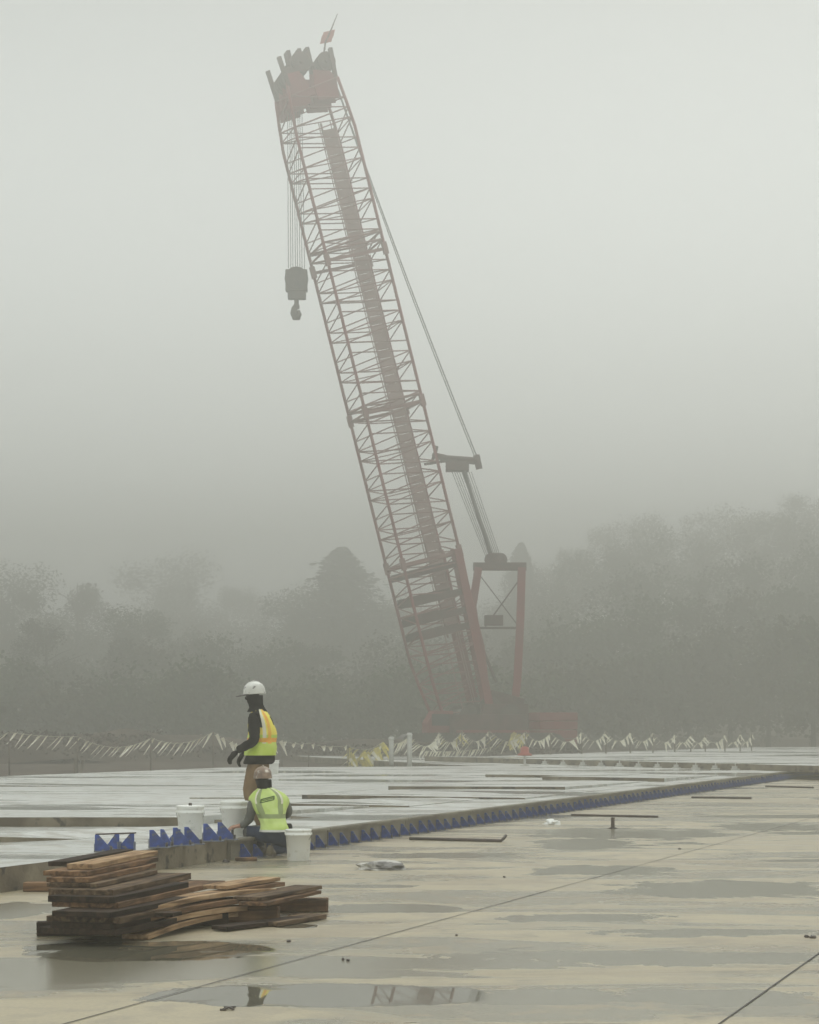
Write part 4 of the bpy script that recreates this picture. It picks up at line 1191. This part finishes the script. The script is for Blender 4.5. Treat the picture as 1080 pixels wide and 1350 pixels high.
# hood / collar
b = MB(); b.loft([(.0, .02, 1.53, .13, .14, 0), (-.005, .02, 1.60, .092, .095, 0), (-.025, .02, 1.655, .10, .09, 0), (-.035, .02, 1.74, .105, .09, 0)], 24, 4, wob=.06); b.build('hood', M_black, sw)
def mv1(t, a):
    # a: 0 = +x (back), .25 = +y (far side), .5 = -x (front), .75 = -y (near side)
    if .32 < t < .40: return 1                                   # orange band round the waist
    if (abs(a - .845) < .026 or abs(a - .155) < .026) and t > .3: return 1 if abs(a - .845) < .014 else 2
    if (abs(a - .785) < .020 or abs(a - .66) < .02) and t > .3: return 2
    if .69 < a < .765 and .56 < t: return 3                         # arm hole: black sleeve shows
    if (a > .955 or a < .02) and .60 < t < .78: return 3            # black print on the back
    return 0 if t > .43 else 4
b = MB(); b.loft([(.035, .02, .985, .205, .225, 0), (.045, .02, 1.05, .20, .22, 0), (.055, .02, 1.15, .185, .205, 0), (.062, .02, 1.28, .175, .205, 0), (.05, .02, 1.40, .155, .205, 0), (.03, .02, 1.50, .115, .175, 0), (.01, .02, 1.585, .075, .085, 0)], 48, 7, mv1, caps=(False, False), wob=.12)
b.build('vest', [M_yel, M_org, M_silver, M_black, M_lime], sw)
hard_hat(sw, Vector((-.035, .02, 1.765)), R(-4), M_helm, 1.05, 0, M_dark, .095)
boot(sw, (.11, -.09, .02), (-.16, -.10, .02), Vector((0, 0, 1)))
boot(sw, (.16, .14, .02), (-.10, .16, .02), Vector((0, 0, 1)))

# --- kneeling worker: back to the camera, leaning to the slab edge at his left
KY = 24.55
kx0 = (353 - CX) * KY / FPX
kw = empty('person', (kx0, KY, 0), label='person crouching at the slab edge in lime vest, grey sleeves and brown stickered hard hat', cat='person')
N2 = {
 'pelvis': (.06, .0, .30, (.155, .13)), 'waist': (.055, .05, .43, (.14, .11)), 'chest': (.02, .11, .60, (.155, .115)), 'upper': (.0, .15, .73, (.14, .10)),
 'neck': (-.03, .17, .81, .065), 'neck2': (-.05, .19, .87, .062), 'head': (-.07, .21, .95, (.082, .095)), 'crown': (-.075, .20, 1.0, .075), 'chin': (-.10, .28, .90, .04),
 'shl': (-.17, .15, .715, .072), 'ell': (-.235, .20, .46, .058), 'ell2': (-.25, .19, .42, .053), 'wrl': (-.345, .10, .375, .034),
 'shr': (.17, .17, .70, .070), 'elr': (.245, .28, .53, .056), 'wrr': (.16, .50, .46, .038),
 'hipl': (-.03, .02, .26, (.13, .12)), 'kneel': (-.25, .22, .31, .095), 'kneel2': (-.25, .22, .25, .09), 'calfl': (-.13, .26, .18, .07), 'ankl': (-.08, .22, .09, .05),
 'hipr': (.14, .02, .25, (.13, .12)), 'kneer': (.18, .34, .12, .078), 'kneer2': (.17, .30, .085, .072), 'calfr': (.10, .10, .10, .065), 'ankr': (.04, -.06, .10, .05),
}
E2 = [('pelvis', 'waist'), ('waist', 'chest'), ('chest', 'upper'), ('upper', 'neck'), ('neck', 'neck2'), ('neck2', 'head'), ('head', 'crown'), ('head', 'chin'),
      ('upper', 'shl'), ('shl', 'ell'), ('ell', 'ell2'), ('ell2', 'wrl'), ('upper', 'shr'), ('shr', 'elr'), ('elr', 'wrr'),
      ('pelvis', 'hipl'), ('hipl', 'kneel'), ('kneel', 'kneel2'), ('kneel2', 'calfl'), ('calfl', 'ankl'), ('pelvis', 'hipr'), ('hipr', 'kneer'), ('kneer', 'kneer2'), ('kneer2', 'calfr'), ('calfr', 'ankr')]
def m2(p):
    if p.z > .80: return 2 if p.z < .86 else 3
    if p.z < .37 and not (p.x < -.27): return 1
    return 0
body2 = skin_body('body', N2, E2, 'pelvis', m2, [M_grey, M_jean, M_skin, M_black], kw)
add_hand(body2, Vector((-.34, .10, .375)), Vector((-.85, -.05, -.15)), Vector((-.2, .1, -1)), 2, 1.15, .9)
add_hand(body2, Vector((.16, .50, .46)), Vector((-.6, .5, -.3)), Vector((-.2, .1, -1)), 2, 1.1, .9, left=False)
def mv2(t, a):
    # a .75 = towards the camera
    if .36 < t < .425: return 1                                              # waist tape
    if .425 <= t and (abs(a - .625) < .016 or abs(a - .875) < .016): return 2 if t > .6 else 1
    if .425 <= t and (abs(a - .655) < .016 or abs(a - .845) < .016): return 1
    if t < .07: return 3
    return 0
b = MB(); b.loft([(.085, .0, .31, .185, .165, 0), (.078, .02, .37, .174, .16, 0), (.058, .05, .44, .160, .15, 0), (.03, .10, .57, .195, .155, 0), (.005, .14, .68, .232, .145, 0), (-.01, .16, .765, .185, .115, 0), (-.04, .18, .835, .075, .075, 0)], 48, 8, mv2, caps=(False, False), wob=.13)
v2 = b.build('vest', [M_lime2, M_olive, M_silver, M_pale], kw)
# printed name bar on the back: an outlined box, nothing legible in the photo
b = MB()
def onback(x, z):
    # front of the vest surface towards the camera at this height
    cy_ = .14 - (.68 - z) * .30; return Vector((x, cy_ - .146 + .7 * (x - .01) ** 2, z))
P = [onback(-.085, .655), onback(.075, .695), onback(.078, .735), onback(-.082, .693)]
for p, q in zip(P, P[1:] + P[:1]): b.tube([p, (p + q) / 2 + Vector((0, -.003, 0)), q], .0075, 6)
b.tube([P[0].lerp(P[3], .5), P[1].lerp(P[2], .5)], .004, 6)
b.build('back_print', M_olive2, v2)
b = MB(); b.loft([(-.045, .18, .82, .088, .09, 0), (-.055, .195, .87, .092, .095, 0), (-.068, .20, .93, .097, .10, 0)], 20, 3, wob=.06); b.build('hair', M_black, kw)
hard_hat(kw, Vector((-.073, .20, .955)), R(0), M_helmb, .98, R(-75))
boot(kw, (.02, -.20, .05), (.06, -.02, .035), Vector((.1, -.5, 1)))
boot(kw, (-.07, .15, .02), (-.12, .40, .02), Vector((0, 0, 1)))
b = MB(); b.lathe([(.03, -.06), (.045, -.03), (.045, .03), (.03, .06)], (.255, .02, .345), 12, sx=.9, sy=1.3); b.build('tool_pouch', M_black, kw)
b = MB(); b.beam((-.43, .09, .33), (-.43, .09, .25), .03, .03); b.beam((-.47, .09, .255), (-.39, .09, .255), .03, .02)
hammer = b.build('hand_tool', M_dark, bevel=.004); hammer.location = kw.location; tag(hammer, 'small dark tool gripped by the crouching worker on the slab edge', 'tool')

# ------------------------------------------------------------ haze
hz = MB(); hz.box((0, 200, 21.5), (480, 520, 46))
m = bpy.data.materials.new("fog_air"); m.use_nodes = True
n, l = m.node_tree.nodes, m.node_tree.links; n.clear()
pv = n.new("ShaderNodeVolumePrincipled"); pv.inputs['Color'].default_value = (0.662, 0.658, 0.622, 1); pv.inputs['Density'].default_value = 0.0085; pv.inputs['Anisotropy'].default_value = 0.8
mo_ = n.new("ShaderNodeOutputMaterial"); l.new(pv.outputs[0], mo_.inputs['Volume'])
tag(hz.build('haze', m), 'pale fog filling the whole site', kind='stuff')
